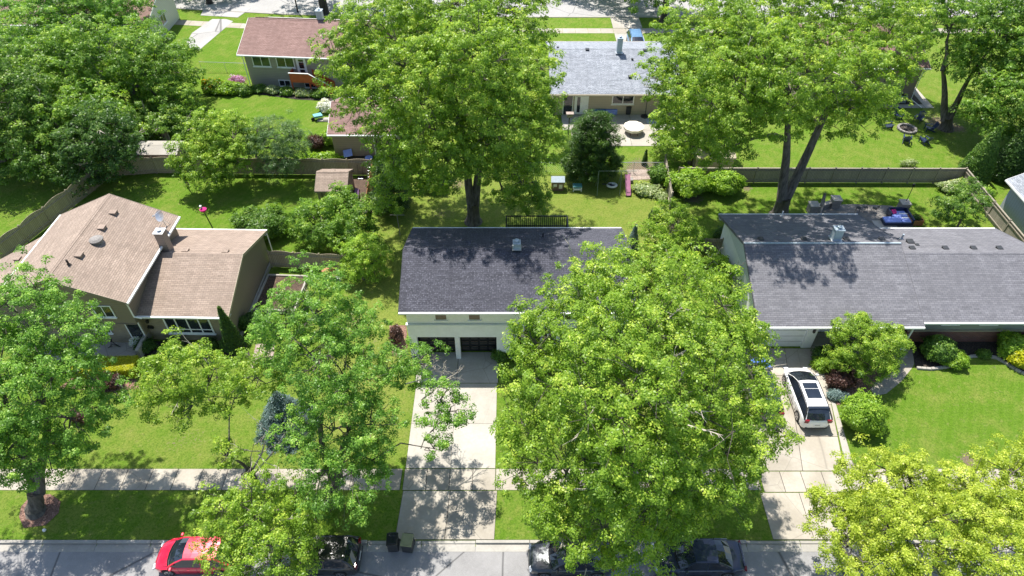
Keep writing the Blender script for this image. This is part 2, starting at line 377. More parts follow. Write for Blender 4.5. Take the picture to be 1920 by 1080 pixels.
# ------------------------------------------------------------------ foliage
def leaf_mesh(name, mat, P, N, L, tone, rng, k=6, width=.30, droop=.38, parent=None):
    """P rosette centres, N their normals, L leaf length, tone per rosette: k kite-shaped leaves around each centre"""
    n = len(P); N = N / (np.linalg.norm(N, axis=1, keepdims=True) + 1e-9)
    ref = np.where(np.abs(N[:, 2:3]) < .9, np.array([[0, 0, 1.]]), np.array([[1., 0, 0]]))
    A = np.cross(N, ref); A /= np.linalg.norm(A, axis=1, keepdims=True); B = np.cross(N, A)
    ang = rng.uniform(0, 2 * np.pi, (n, 1)) + np.arange(k)[None, :] * 2 * np.pi / k + rng.normal(0, .25, (n, k))
    D = np.cos(ang)[..., None] * A[:, None] + np.sin(ang)[..., None] * B[:, None]
    S = -np.sin(ang)[..., None] * A[:, None] + np.cos(ang)[..., None] * B[:, None]
    NN = N[:, None]; dr = rng.normal(droop, .28, (n, k))[..., None]
    D2 = D * np.cos(dr) - NN * np.sin(dr)
    tw = rng.normal(0, .35, (n, k))[..., None]; S2 = S * np.cos(tw) + NN * np.sin(tw)
    LL = (L if np.ndim(L) else np.full(n, L))[:, None, None] * rng.uniform(.7, 1.2, (n, k, 1))
    C = P[:, None] + D * .04
    V = np.stack([C, C + D2 * LL * .5 - S2 * LL * width, C + D2 * LL - NN * LL * .12, C + D2 * LL * .5 + S2 * LL * width], axis=2)
    V = V.reshape(-1, 3); nf = n * k
    me = bpy.data.meshes.new(name); me.vertices.add(nf * 4); me.loops.add(nf * 4); me.polygons.add(nf)
    me.vertices.foreach_set('co', (V - wloc(parent)).ravel()); me.loops.foreach_set('vertex_index', np.arange(nf * 4))
    me.polygons.foreach_set('loop_start', np.arange(nf) * 4); me.polygons.foreach_set('loop_total', np.full(nf, 4))
    me.update(); me.materials.append(mat)
    a = me.attributes.new('tone', 'FLOAT', 'FACE')
    a.data.foreach_set('value', np.clip(np.repeat(tone, k) + rng.normal(0, .13, nf), 0, 1))
    o = bpy.data.objects.new(name, me); COL.objects.link(o)
    if parent is not None: o.parent = parent
    return o
def sphere_dirs(n, rng, zmin=-1.0):
    z = rng.uniform(zmin, 1, n); t = rng.uniform(0, 2 * np.pi, n); r = np.sqrt(1 - z * z)
    return np.stack([r * np.cos(t), r * np.sin(t), z], 1)

NLEAF = 0
def tree(name, label, base, lobes, leaf='maple', L=.21, dens=1.0, r0=.35, fork=4.5, bark='bark', seed=1, group=None,
         flat=.92, nros=17, stems=1, lean=(0, 0), dead=0, csize=.72, k=6, thin=.0, cat='tree', bare=None, width=.28, tops=None):
    """base (x,y); lobes [(x,y,z,r)] crown masses in metres"""
    global NLEAF
    rng = np.random.default_rng(seed); root = thing(name, label, cat, (base[0], base[1], 0), group)
    Lb = np.array(lobes, float); cen = Lb[:, :3].mean(0)
    cs = []
    for i, (x, y, z, r) in enumerate(Lb):
        n = int(10.5 * dens * r * r); d = sphere_dirs(n, rng, -.75)
        rad = r * (1.02 - .62 * rng.random(n) ** 1.9); rad *= 1 + .12 * rng.normal(size=n)
        p = np.array([x, y, z]) + d * rad[:, None] * np.array([1, 1, flat])
        p += rng.normal(0, .1 * r, (n, 3)) * (1, 1, 1.2); keep = p[:, 2] > .8
        for j, (a, b, c, q) in enumerate(Lb):
            if j != i: keep &= np.linalg.norm((p - (a, b, c)) / (1, 1, flat), axis=1) > .62 * q
        keep &= rng.random(n) > thin
        p = p[keep]; cs.append(np.concatenate([p, np.full((len(p), 1), i)], 1))
    C = np.concatenate(cs); lob = C[:, 3].astype(int); C = C[:, :3]; nc = len(C)
    rc = csize * rng.uniform(.55, 1.6, nc)
    m = nros; out = (C - Lb[lob, :3]); out /= np.linalg.norm(out, axis=1, keepdims=True) + 1e-6
    Pd = sphere_dirs(nc * m, rng, -.45).reshape(nc, m, 3) + .55 * out[:, None]
    Pd /= np.linalg.norm(Pd, axis=2, keepdims=True)
    P = C[:, None] + Pd * (rc[:, None, None] * rng.uniform(.4, 1.08, (nc, m, 1))) * np.array([1, 1, .55]) + rng.normal(0, .035, (nc, m, 3))
    Nn = Pd * .7 + np.array([0, 0, .75]) + .25 * out[:, None] + rng.normal(0, .28, (nc, m, 3))
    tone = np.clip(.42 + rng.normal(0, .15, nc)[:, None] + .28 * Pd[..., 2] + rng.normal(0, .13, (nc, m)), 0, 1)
    P = P.reshape(-1, 3); ok = P[:, 2] > .15
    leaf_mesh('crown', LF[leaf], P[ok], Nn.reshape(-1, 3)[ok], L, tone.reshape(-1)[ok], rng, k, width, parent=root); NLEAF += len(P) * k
    # trunk, limbs, twigs
    t = MB(); bx, by = base; top = np.array([bx + lean[0], by + lean[1], fork])
    starts = []
    if tops:
        b0 = np.array([bx, by, -.1]); zf_ = min(q[2] for q in tops) * .16; c0 = b0 * .8 + .2 * np.mean(np.array(tops), 0); c0[2] = zf_ + .4
        t.tube([b0, b0 + (0, 0, .4), (b0 + c0) / 2, c0], [r0 * 1.75, r0 * 1.25, r0 * 1.05, r0 * 1.0], 12)
        for q, e in enumerate(tops):
            e = np.array(e); sd_ = (e - c0) * (1, 1, 0); sd_ /= np.linalg.norm(sd_) + 1e-6; a0 = c0 + sd_ * r0 * .3 - (0, 0, .3)
            pts = [a0] + [a0 * (1 - k) + e * k + np.array([math.sin(4 * k + seed + q), math.cos(3 * k + seed), 0]) * .14 * math.sin(math.pi * k) for k in (.25, .5, .75, 1)]
            t.tube(pts, [r0 * .8, r0 * .66, r0 * .56, r0 * .46, r0 * .34], 10); starts += [pts[3], pts[4]]
    for s in range(0 if tops else stems):
        a = 2 * math.pi * s / max(stems, 1) + seed; o = np.array([math.cos(a), math.sin(a), 0]) * (r0 * .55 if stems > 1 else 0)
        e = top + o * 2.2; rr = r0 * (.72 if stems > 1 else 1); b0 = np.array([bx, by, -.1]) + o
        pts = [b0, b0 + (0, 0, .35)] + [b0 * (1 - q) + e * q + np.array([.1 * math.sin(3 * q + seed), .1 * math.cos(2.3 * q + seed), 0]) * r0 * 2 * q for q in (.3, .55, .8, 1)]
        t.tube(pts, [rr * 1.7, rr * 1.15, rr, rr * .93, rr * .86, rr * .78], 10); starts.append(pts[-1])
    limb = [None] * len(Lb); joined = []
    for i in np.argsort(np.linalg.norm(Lb[:, :3] - top, axis=1)):
        x, y, z, r = Lb[i]
        g = np.array([x, y, z - .15 * r]); s = starts[int(np.argmin([np.linalg.norm(q - g) for q in starts]))]; lev = 0
        cand = [(np.linalg.norm(q - g) + .25 * np.linalg.norm(q - s), q, lv) for q, lv in joined if np.linalg.norm(q - g) < .8 * np.linalg.norm(s - g)]
        if cand: _, s, lev = min(cand, key=lambda c: c[0]); lev += 1
        d = np.linalg.norm(g - s); mid = s * .55 + g * .45 + np.array([0, 0, .12 * d]) + rng.normal(0, .04 * d, 3)
        q1 = s * .8 + g * .2 + np.array([0, 0, .10 * d]); r1 = min(r0 * .5, .05 + .022 * d + .012 * r) * (1, .62, .45, .35, .3, .3, .3, .3, .3, .3)[min(lev, 9)]
        pts = [s - np.array([0, 0, .2]), q1, mid, mid * .45 + g * .55, g]
        t.tube(pts, [r1, r1 * .85, r1 * .6, r1 * .45, r1 * .25], 6); limb[i] = (mid, pts[3], g); joined += [(mid, lev), (pts[3], lev + 1)]
    for i in range(len(Lb)):
        idx = np.nonzero(lob == i)[0]
        if not len(idx): continue
        sub = rng.choice(idx, min(len(idx), 3 + int(Lb[i, 3] * 1.6)), replace=False); a, b, g = limb[i]; nodes = []
        for j in sub:
            q = rng.uniform(.25, 1); s = b * (1 - q) + g * q if rng.random() < .7 else a * .5 + b * .5; e = s * .28 + C[j] * .72 - out[j] * .1
            mid = (s + e) / 2 + rng.normal(0, .15, 3) + np.array([0, 0, .12]); t.tube([s, mid, e], [.05, .035, .02], 4, False); nodes += [mid, e]
        nodes = np.array(nodes)
        for j in idx[::2]:
            s = nodes[int(np.argmin(np.linalg.norm(nodes - C[j], axis=1)))]; mid = (s + C[j]) / 2 + rng.normal(0, .12, 3)
            t.tube([s, mid, C[j]], [.022, .014, .008], 3, False)
    t.build('trunk', M[bark], root, smooth=True)
    if dead:
        for j in rng.choice(nc, dead):
            b = MB()
            p = C[j] + out[j] * .2; d = out[j] * .8 + np.array([0, 0, .45]) + rng.normal(0, .35, 3)
            d /= np.linalg.norm(d); l = rng.uniform(.5, 1.15)
            for q in range(5):
                dd = d + rng.normal(0, .45, 3); s = p + d * l * .2 * q; e = s + dd * l * rng.uniform(.35, .6)
                b.tube([s, (s + e) / 2 + rng.normal(0, .05, 3), e], [.022, .014, .006], 3, False)
            b.tube([p - d * .7, p + d * l * .5, p + d * l], [.035, .022, .008], 4, False)
            b.build('dead_branch', M['twig'], root)
    if bare:
        for (s, g, n, rr) in bare:
            b = MB(); s = np.array(s, float); g = np.array(g, float); D = np.linalg.norm(g - s)
            def br(p, d, l, r, dep):
                e = p + d * l; mid = (p + e) / 2 + rng.normal(0, .06 * l, 3); b.tube([p, mid, e], [r, r * .75, r * .5], 5, False)
                if dep:
                    for q in range(n):
                        dd = d + rng.normal(0, .55, 3); dd /= np.linalg.norm(dd); br(p + (e - p) * rng.uniform(.45, 1), dd, l * rng.uniform(.45, .7), r * .5, dep - 1)
            br(s, (g - s) / D, D * .6, rr, 3); o = b.build('bare_branch', M['twig'], root, smooth=True); o['label'] = 'bare pale dead limb without leaves'
    return root

def shrub(name, label, base, rad, leaf='mid', L=.13, n=1200, seed=1, shape='dome', group=None, z0=0.0, k=5, cat='shrub', rough=.12,
          width=.3, up=.5, jag=.27, stems=7):
    """rad (rx, ry, h): leafy body standing on the ground"""
    global NLEAF
    rng = np.random.default_rng(seed); rx, ry, h = rad; root = thing(name, label, cat, (base[0], base[1], z0), group)
    if shape == 'tier':
        v = rng.random(n) ** 1.4; z = v * h; t = rng.uniform(0, 2 * np.pi, n); fr = (v * 6.5 + .15 * np.sin(5 * t)) % 1
        q = (1 - v) ** .85 * (1.12 - .5 * fr) * (1 + .12 * np.sin(9 * t + 6 * v)) * (1 - .35 * rng.random(n) ** 2) + .01; z = z - .10 * h * q * .5
        P = np.stack([rx * q * np.cos(t), ry * q * np.sin(t), z], 1); N = np.stack([np.cos(t), np.sin(t), np.full(n, .5)], 1)
    elif shape == 'cone':
        v = rng.random(n) ** 1.5; z = v * h; t = rng.uniform(0, 2 * np.pi, n); prof = (1 - v) ** .8 * (1 - .45 * np.exp(-v * 14))
        q = prof * (1 - .3 * rng.random(n) ** 2) + .01
        P = np.stack([rx * q * np.cos(t), ry * q * np.sin(t), z], 1); N = np.stack([np.cos(t), np.sin(t), np.full(n, .35)], 1)
    elif shape == 'box':
        P = rng.uniform(-1, 1, (n, 3)); f = rng.integers(0, 5, n); N = np.zeros((n, 3)); f[rng.random(n) < .35] = 4
        for a in range(4):
            ax, sg = a // 2, (a % 2) * 2 - 1; P[f == a, ax] = sg; N[f == a, ax] = sg
        P[f == 4, 2] = 1; N[:, 2] += .6; N[f == 4, 2] = 1; P[:, 2] = (P[:, 2] + 1) / 2; P *= (rx, ry, h)
        P *= 1 - .06 * rng.random((n, 1)) ** 2
    else:
        d = sphere_dirs(n, rng, -.35); lump = np.zeros(n); kc = sphere_dirs(14, rng, -.2)
        for c in kc: lump = np.maximum(lump, np.exp(-((d - c) ** 2).sum(1) / .10))
        q = (1 - jag + jag * 1.6 * lump) * (1 - .4 * rng.random(n) ** 2.6) * (1 + rough * rng.normal(size=n) * .5)
        P = d * q[:, None] * (rx, ry, h * .58); P[:, 2] += h * .45; N = d.copy()
    P[:, 2] = np.maximum(P[:, 2], .03)
    if shape == 'dome': L = L * 1.22; P = P * (1 + .10 * rng.normal(size=(n, 1)) * (rng.random((n, 1)) < .25))
    N = N + np.array([0, 0, up]) + rng.normal(0, .42, (n, 3))
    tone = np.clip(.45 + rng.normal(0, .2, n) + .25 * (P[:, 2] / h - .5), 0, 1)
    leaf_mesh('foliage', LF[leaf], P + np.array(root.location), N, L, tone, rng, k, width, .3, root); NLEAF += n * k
    b = MB()
    for i in range(stems):
        a = rng.uniform(0, 6.28); e = np.array([rx * .55 * math.cos(a), ry * .55 * math.sin(a), h * .6]) * (0.25 if shape == 'cone' else 1)
        s = np.array([.08 * math.cos(a), .08 * math.sin(a), -.05]); o = np.array(root.location)
        b.tube([o + s, o + (s + e) / 2 + (0, 0, .1 * h), o + e], [.03, .022, .01], 5, False)
    b.build('stem', M['bark_d'], root)
    return root

# ------------------------------------------------------------------ ground and paving
def ground():
    def axis(lo, hi, st, extra=()):
        a = list(np.arange(lo, hi + .01, st)) + list(extra); return a
    xs = sorted(set([-900, -400, -200, -120, -90] + [round(v, 3) for v in axis(-72, 72, .6)] + [90, 120, 200, 400, 900]))
    ys = sorted(set([-300, -120, -60, -20, 0, 8.4, 8.45] + [round(v, 3) for v in axis(9, 17, 2)] + [17.80, 17.86] +
                    [round(v, 3) for v in axis(18.4, 100, .6)] + [110, 130, 160, 220, 400, 900, 1500]))
    xs = np.array(xs); ys = np.array(ys); nx, ny = len(xs), len(ys); X, Y = np.meshgrid(xs, ys)
    Z = np.where((Y > 8.42) & (Y < 17.83), -.13, 0.0)
    V = np.stack([X, Y, Z], 2).reshape(-1, 3)
    F = [(j * nx + i, j * nx + i + 1, (j + 1) * nx + i + 1, (j + 1) * nx + i) for j in range(ny - 1) for i in range(nx - 1)]
    me = bpy.data.meshes.new('ground'); me.from_pydata(V.tolist(), [], F); me.materials.append(M['lawn'])
    x, y = V[:, 0], V[:, 1]
    def zone(x0, x1, y0, y1, s=1.2):
        g = lambda t: 1 / (1 + np.exp(-np.clip(t, -30, 30)))
        return g((x - x0) / s * 3) * g((x1 - x) / s * 3) * g((y - y0) / s * 3) * g((y1 - y) / s * 3)
    dry = np.full(len(x), .17)
    for z, v in ((zone(-12.6, 14, 38, 54), .68), (zone(-12.6, -7, 24, 40), .75), (zone(7, 16, 24, 44), .55), (zone(-27, -7, 22, 31), .42),
                 (zone(4, 18, 54, 64), .2), (zone(-60, 60, 17.5, 21), .2), (zone(-30, -13, 44, 54), -.05), (zone(-36, -17, 55, 69), -.25),
                 (zone(20, 40, 20, 30), .05), (zone(44, 60, 55, 90), .35), (zone(-42, -30, 68, 88), .05), (zone(15, 41, 53, 66), .22)):
        dry += (v - .17) * z
    dirt = np.zeros(len(x))
    for (px, py, r, s) in ((1820, 865, .75, 1.0), (1262, 420, 1.1, .8), (1215, 440, 1.0, .6), (860, 345, 1.6, .6), (830, 400, 1.6, .5), (700, 480, 1.2, .55), (1765, 232, 2.2, .8),
                           (1205, 318, 2.2, .9), (1235, 350, .9, .8), (1300, 372, 1.2, .8), (660, 600, 2.0, .5), (700, 640, 1.5, .4), (1130, 275, .9, .5), (1400, 352, .8, .8),
                           (330, 830, 1.4, .42), (370, 820, 1.2, .42), (1795, 240, 1.2, .8), (680, 345, 1.2, 1.0), (690, 360, 1.2, 1.0), (1865, 690, .4, .5), (1650, 690, .6, .5)):
        g = G(px, py); dirt = np.maximum(dirt, s * np.exp(-((x - g[0]) ** 2 + (y - g[1]) ** 2) / r ** 2))
    for k, d in (('dry', dry), ('dirt', dirt)):
        a = me.attributes.new(k, 'FLOAT', 'POINT'); a.data.foreach_set('value', d.astype(np.float32))
    o = bpy.data.objects.new('ground', me); COL.objects.link(o); return struct(o)
ground()

def slabs(name, x0, x1, y0, y1, nx, ny, mat, gap=.035, z=.012, skew=None, base='soil'):
    """paving cast in slabs with open joints"""
    rng = random.Random(name + str(x0)); m = MB(); tn = []
    sk = skew or (lambda x, y: (x, y))
    for i in range(nx):
        for j in range(ny):
            a, b = x0 + (x1 - x0) * i / nx + gap / 2, x0 + (x1 - x0) * (i + 1) / nx - gap / 2
            c, d = y0 + (y1 - y0) * j / ny + gap / 2, y0 + (y1 - y0) * (j + 1) / ny - gap / 2
            h = z + rng.uniform(0, .004); P = [sk(*q) for q in ((a, c), (b, c), (b, d), (a, d))]
            m.prism([(p[0], p[1], -.04) for p in P], (0, 0, h + .04)); tn += [rng.random()] * 6
    o = struct(m.build(name, M[mat], tone=tn))
    P = [sk(*q) for q in ((x0, y0), (x1, y0), (x1, y1), (x0, y1))]
    struct(MB().quad(*[(p[0], p[1], .004) for p in P]).build(name + '_joints', M[base])); return o
def sheet(name, pts, mat, z=.006, kind='structure'):
    m = MB().prism([(p[0], p[1], -.05) for p in pts], (0, 0, .05 + z)); o = m.build(name, M[mat]); o['kind'] = kind; return o
def gp(*pp, z=0): return [G(a, b, z)[:2] for a, b in pp]

# near street with kerb and gutter
struct(MB().quad((-400, 8.4, -.125), (400, 8.4, -.125), (400, 17.5, -.125), (-400, 17.5, -.125)).build('street', M['asph']))
def kerb():
    m = MB(); tn = []; rng = random.Random(3)
    x = -60.0
    while x < 62:
        L = 3.05; dr = (-6.9 < x + 1.5 < -.6) or (14 < x + 1.5 < 19)
        top = -.06 if dr else .02
        m.box(x + .012, x + L - .012, 17.66, 17.84, -.16, top); m.box(x + .012, x + L - .012, 17.2, 17.655, -.16, -.112)
        tn += [rng.random()] * 12; x += L
    return struct(m.build('kerb', M['kerb'], tone=tn, bevel=.02))
kerb()
struct(MB().box(-60, 62, 8.0, 8.4, -.16, .02).build('kerb', M['kerb'], bevel=.02))
for i, (a, b, n) in enumerate(((-60, -6.7, 35), (-.98, 14.9, 10), (20.2, 60, 26))):
    slabs('sidewalk', a, b, 20.93, 22.38, n, 1, 'conc')
slabs('sidewalk', -6.55, -1.0, 20.93, 22.38, 4, 1, 'conc'); slabs('sidewalk', 15.05, 20.1, 20.80, 22.2, 4, 1, 'conc')
# middle driveway: apron, new white field, more cracked concrete strip by the garage
slabs('driveway', -6.5, -.88, 17.86, 20.90, 2, 1, 'conc', skew=lambda x, y: (x - .12 * (20.9 - y) / 3, y))
slabs('driveway', -6.52, -1.02, 22.41, 28.95, 2, 2, 'conc_new', gap=.02, z=.014)
slabs('driveway', -6.62, -.95, 28.98, 31.75, 2, 1, 'conc_old', z=.01)
# right driveway, two bays widening to the garage
slabs('driveway', 14.75, 19.4, 17.86, 20.77, 2, 1, 'conc')
def skr(x, y): t = (y - 22.2) / 10; return (x + (1.15 * t * (x > 17)) + .6 * t, y)
slabs('driveway', 15.2, 20.3, 22.23, 32.1, 2, 4, 'conc', skew=skr)
slabs('front_path', 21.35, 23.6, 29.9, 32.1, 1, 1, 'conc_old')
sheet('front_path', gp((1640, 742), (1662, 738), (1690, 715), (1710, 690), (1714, 683), (1712, 655), (1660, 655), (1680, 690), (1655, 710), (1625, 720)), 'conc', .012)
sheet('porch_slab', [(21.4, 31.2), (27.9, 31.2), (27.9, 33.6), (21.4, 33.6)], 'conc_old', .05)
# H1 porch, H4 and H5 ground features
sheet('porch_slab', [(-33.5, 31.0), (-26.6, 31.0), (-26.6, 33.2), (-33.5, 33.2)], 'conc_old', .10)
for nm, pts, mt, z in (
    ('mulch_bed', gp((1708, 640), (1716, 690), (1735, 693), (1775, 688), (1805, 680), (1812, 670), (1850, 668), (1880, 678), (1920, 705), (1990, 720), (1990, 630), (1715, 632)), 'soil', .02),
    ('mulch_bed', gp((1522, 683), (1545, 700), (1556, 740), (1570, 760), (1620, 745), (1640, 720), (1655, 700), (1645, 665), (1600, 655), (1535, 660)), 'mulch_red', .02),
    ('gravel_strip', gp((1545, 690), (1562, 740), (1600, 870), (1612, 900), (1592, 900), (1560, 760), (1540, 700)), 'conc_old', .01),
    ('mulch_bed', gp((140, 705), (250, 700), (262, 728), (200, 735), (110, 728)), 'mulch_red', .02),
    ('mulch_bed', gp((255, 640), (460, 640), (470, 668), (300, 668), (256, 690)), 'soil', .02),
    ('gravel_bed', gp((480, 645), (515, 645), (512, 690), (470, 690)), 'gravel', .02),
    ('tree_mulch_ring', gp((40, 950), (60, 928), (95, 927), (114, 940), (110, 962), (85, 985), (45, 990), (36, 970)), 'mulch_red', .03),
    ('mulch_bed', gp((470, 163), (620, 168), (625, 190), (560, 187), (470, 175)), 'soil', .02),
    ('gravel_bed', gp((1175, 318), (1236, 318), (1240, 335), (1180, 338)), 'gravel', .02),
    ('mulch_bed', gp((730, 610), (762, 610), (765, 668), (735, 668)), 'mulch_red', .02),
    ('soil_patch', gp((660, 335), (700, 335), (700, 400), (672, 400)), 'mulch', .015),
    ('gravel_bed', gp((645, 287), (700, 290), (695, 308), (648, 306)), 'soil', .015)):
    sheet(nm, pts, mt, z)
# patios
slabs('patio', 6.0, 14.9, 58.6, 61.6, 3, 1, 'conc_new', gap=.03, z=.03)
slabs('patio', 5.2, 17.2, 61.6, 64.75, 5, 2, 'conc_old', z=.03)
sheet('stone_patio', gp((1518, 402), (1535, 386), (1600, 383), (1670, 386), (1705, 400), (1712, 425), (1620, 440), (1500, 430)), 'pavers', .03)
slabs('patio', 31.2, 33.1, 44.4, 46.7, 1, 1, 'conc_old', z=.07)
# walk and planting bed by the far right grey house
slabs('far_walk', 40.0, 44.4, 66.1, 66.9, 3, 1, 'conc_old'); slabs('far_walk', 44.4, 45.3, 66.1, 72.0, 1, 5, 'conc_new')
sheet('mulch_bed', [(39.9, 66.9), (44.35, 66.9), (44.35, 70.8), (39.9, 70.8)], 'soil', .02)
# far street, verge, walk and drives; it bends away on the left
FS = [(-120, 110.0), (-60, 94.8), (-42, 92.2), (-30, 90.7), (-16, 89.9), (0, 89.8), (60, 89.8), (140, 92)]
def band(name, off0, off1, mat, z, a=None, b=None):
    m = MB(); tn = []
    for (xa, ya), (xb, yb) in zip(FS[:-1], FS[1:]):
        n = max(1, int((xb - xa) / 1.6)) if mat.startswith('conc') else 1
        for k in range(n):
            q, r = k / n, (k + 1) / n - (.03 / (xb - xa) * 1 if n > 1 else 0); x0, y0 = xa + (xb - xa) * q, ya + (yb - ya) * q; x1, y1 = xa + (xb - xa) * r, ya + (yb - ya) * r
            m.prism([(x0, y0 + off0, -.05), (x1, y1 + off0, -.05), (x1, y1 + off1, -.05), (x0, y0 + off1, -.05)], (0, 0, z + .05)); tn += [random.random()] * 6
    return struct(m.build(name, M[mat], tone=tn))
band('far_street', .3, 11.5, 'asph_far', .012); band('far_kerb', 0, .3, 'kerb', .06); band('far_sidewalk', -4.85, -3.4, 'conc', .012)
slabs('far_driveway', 13.0, 16.6, 76.3, 84.9, 2, 4, 'conc_old'); slabs('far_driveway', 13.0, 16.8, 86.45, 89.8, 2, 1, 'conc_old', z=.02)
sheet('far_driveway', gp((358, 92), (376, 92), (437, 40), (424, 36), (398, 36), (360, 62), (350, 80)), 'asph_old', .022)
sheet('far_driveway', gp((376, 29), (446, 33), (470, 16), (440, 10), (395, 10), (382, 18)), 'asph_old', .03)

# ------------------------------------------------------------------ building helpers
def window(root, o, u, w, h, nv=1, nh=0, fr='white', gl='glass', fw=.07, name='window', sill=True, gaps=None):
    """o lower-left corner on the wall, u horizontal unit vector; the outward normal is u x z turned out"""
    o = np.array(o, float); u = np.array(u, float); n = np.array([u[1], -u[0], 0]); zz = np.array([0, 0, 1.])
    m = MB()
    def bar(a, b, c, d, dep=.05): m.obox(o + u * (a + b) / 2 + zz * (c + d) / 2 + n * dep * .5, u * (b - a) / 2, n * dep / 2, zz * (d - c) / 2)
    bar(0, w, 0, fw); bar(0, w, h - fw, h); bar(0, fw, fw, h - fw); bar(w - fw, w, fw, h - fw)
    for k in range(1, nv):
        x = w * k / nv; bar(x - fw * .4, x + fw * .4, fw, h - fw, .042)
    for k in range(1, nh + 1):
        z = (gaps[k - 1] if gaps else h * k / (nh + 1)); bar(fw, w - fw, z - fw * .35, z + fw * .35, .036)
    if sill: m.obox(o + u * w / 2 - zz * .04 + n * .05, u * (w / 2 + .06), n * .06, zz * .035)
    f = m.build(name, M[fr], root)
    MB().quad(*[o + n * .014 + u * a + zz * b for a, b in ((fw * .5, fw * .5), (w - fw * .5, fw * .5), (w - fw * .5, h - fw * .5), (fw * .5, h - fw * .5))]).build('pane', M[gl], f)
    return f
def gable_block(root, x0, x1, y0, y1, ze, zr, axis, wall, roof, ov=(.45, .45, .3, .3), trim='white', z0=-.1, gutter=True, roofname='roof', base=None, rake=None):
    """roof rectangle x0..x1,y0..y1; ov overhangs (x0,x1,y0,y1) back to the walls; walls closed up into the gables"""
    wx0, wx1, wy0, wy1 = x0 + ov[0], x1 - ov[1], y0 + ov[2], y1 - ov[3]; T = .13
    def zr_at(x, y):
        if axis == 'x': c, h = (y0 + y1) / 2, (y1 - y0) / 2; return ze + (zr - ze) * (1 - abs(y - c) / h)
        c, h = (x0 + x1) / 2, (x1 - x0) / 2; return ze + (zr - ze) * (1 - abs(x - c) / h)
    m = MB(); cx, cy = (x0 + x1) / 2, (y0 + y1) / 2; lo = T + .01; zb = base if base else z0
    def P(x, y): return (x, y, zr_at(x, y) - lo)
    if axis == 'x':
        m.quad((wx0, wy0, zb), (wx1, wy0, zb), P(wx1, wy0), P(wx0, wy0)).quad((wx1, wy1, zb), (wx0, wy1, zb), P(wx0, wy1), P(wx1, wy1))
        m.quad((wx1, wy0, zb), (wx1, wy1, zb), P(wx1, wy1), P(wx1, cy), P(wx1, wy0)).quad((wx0, wy1, zb), (wx0, wy0, zb), P(wx0, wy0), P(wx0, cy), P(wx0, wy1))
    else:
        m.quad((wx1, wy0, zb), (wx1, wy1, zb), P(wx1, wy1), P(wx1, wy0)).quad((wx0, wy1, zb), (wx0, wy0, zb), P(wx0, wy0), P(wx0, wy1))
        m.quad((wx0, wy0, zb), (wx1, wy0, zb), P(wx1, wy0), P(cx, wy0), P(wx0, wy0)).quad((wx1, wy1, zb), (wx0, wy1, zb), P(wx0, wy1), P(cx, wy1), P(wx1, wy1))
    w = m.build('wall', M[wall], root)
    r = MB()
    if axis == 'x':
        r.prism([(x0, y0, ze), (x0, cy, zr), (x0, cy, zr - T), (x0, y0, ze - T)][::-1], (x1 - x0, 0, 0)).prism([(x0, cy, zr), (x0, y1, ze), (x0, y1, ze - T), (x0, cy, zr - T)][::-1], (x1 - x0, 0, 0))
        r.prism([(x0 + .02, cy - .14, zr - .035), (x0 + .02, cy, zr + .02), (x0 + .02, cy + .14, zr - .035), (x0 + .02, cy, zr - .05)][::-1], (x1 - x0 - .04, 0, 0))
    else:
        r.prism([(x0, y0, ze), (cx, y0, zr), (cx, y0, zr - T), (x0, y0, ze - T)], (0, y1 - y0, 0)).prism([(cx, y0, zr), (x1, y0, ze), (x1, y0, ze - T), (cx, y0, zr - T)], (0, y1 - y0, 0))
        r.prism([(cx - .14, y0 + .02, zr - .035), (cx, y0 + .02, zr + .02), (cx + .14, y0 + .02, zr - .035), (cx, y0 + .02, zr - .05)], (0, y1 - y0 - .04, 0))
    ro = r.build(roofname, M[roof], root)
    t = MB(); s = []; e = .025; hb = .2; t2 = MB() if rake else t
    if axis == 'x':
        for x in (x0 - e, x1):
            t2.prism([(x, y0 - .01, ze + .015), (x, cy, zr + .015), (x, cy, zr - hb), (x, y0 - .01, ze - hb)], (e, 0, 0)); t2.prism([(x, cy, zr + .015), (x, y1 + .01, ze + .015), (x, y1 + .01, ze - hb), (x, cy, zr - hb)], (e, 0, 0))
        for y, d in ((y0, -1), (y1, 1)):
            MB().box(x0, x1, min(y, y + d * .02), max(y, y + d * .02), ze - hb, ze - .012).build('fascia', M[trim], root)
            if gutter: s.append(MB().box(x0, x1, min(y + d * .021, y + d * .13), max(y + d * .025, y + d * .13), ze - .15, ze - .03))
        MB().box(x0, x1, y0, wy0, ze - hb - .012, ze - hb + .003).build('soffit', M[trim], root); MB().box(x0, x1, wy1, y1, ze - hb - .012, ze - hb + .003).build('soffit', M[trim], root)
    else:
        for y in (y0 - e, y1):
            t2.prism([(x0 - .01, y, ze + .015), (cx, y, zr + .015), (cx, y, zr - hb), (x0 - .01, y, ze - hb)], (0, e, 0)); t2.prism([(cx, y, zr + .015), (x1 + .01, y, ze + .015), (x1 + .01, y, ze - hb), (cx, y, zr - hb)], (0, e, 0))
        for x, d in ((x0, -1), (x1, 1)):
            MB().box(min(x, x + d * .02), max(x, x + d * .02), y0, y1, ze - hb, ze - .012).build('fascia', M[trim], root)
            if gutter: s.append(MB().box(min(x + d * .025, x + d * .13), max(x + d * .025, x + d * .13), y0, y1, ze - .15, ze - .03))
        t.box(x0, wx0, y0, y1, ze - hb - .012, ze - hb + .003); t.box(wx1, x1, y0, y1, ze - hb - .012, ze - hb + .003)
    if True:
        nv = 16
        for k in range(0, len(t2.v), nv):
            q = MB(); q.v = t2.v[k:k + nv]; q.f = [tuple(i - k for i in f) for f in t2.f if k <= f[0] < k + nv]; q.build('bargeboard', M[rake or trim], root)
    for q in s: q.build('gutter', M['white' if trim == 'white' else trim], root)
    return zr_at, ro
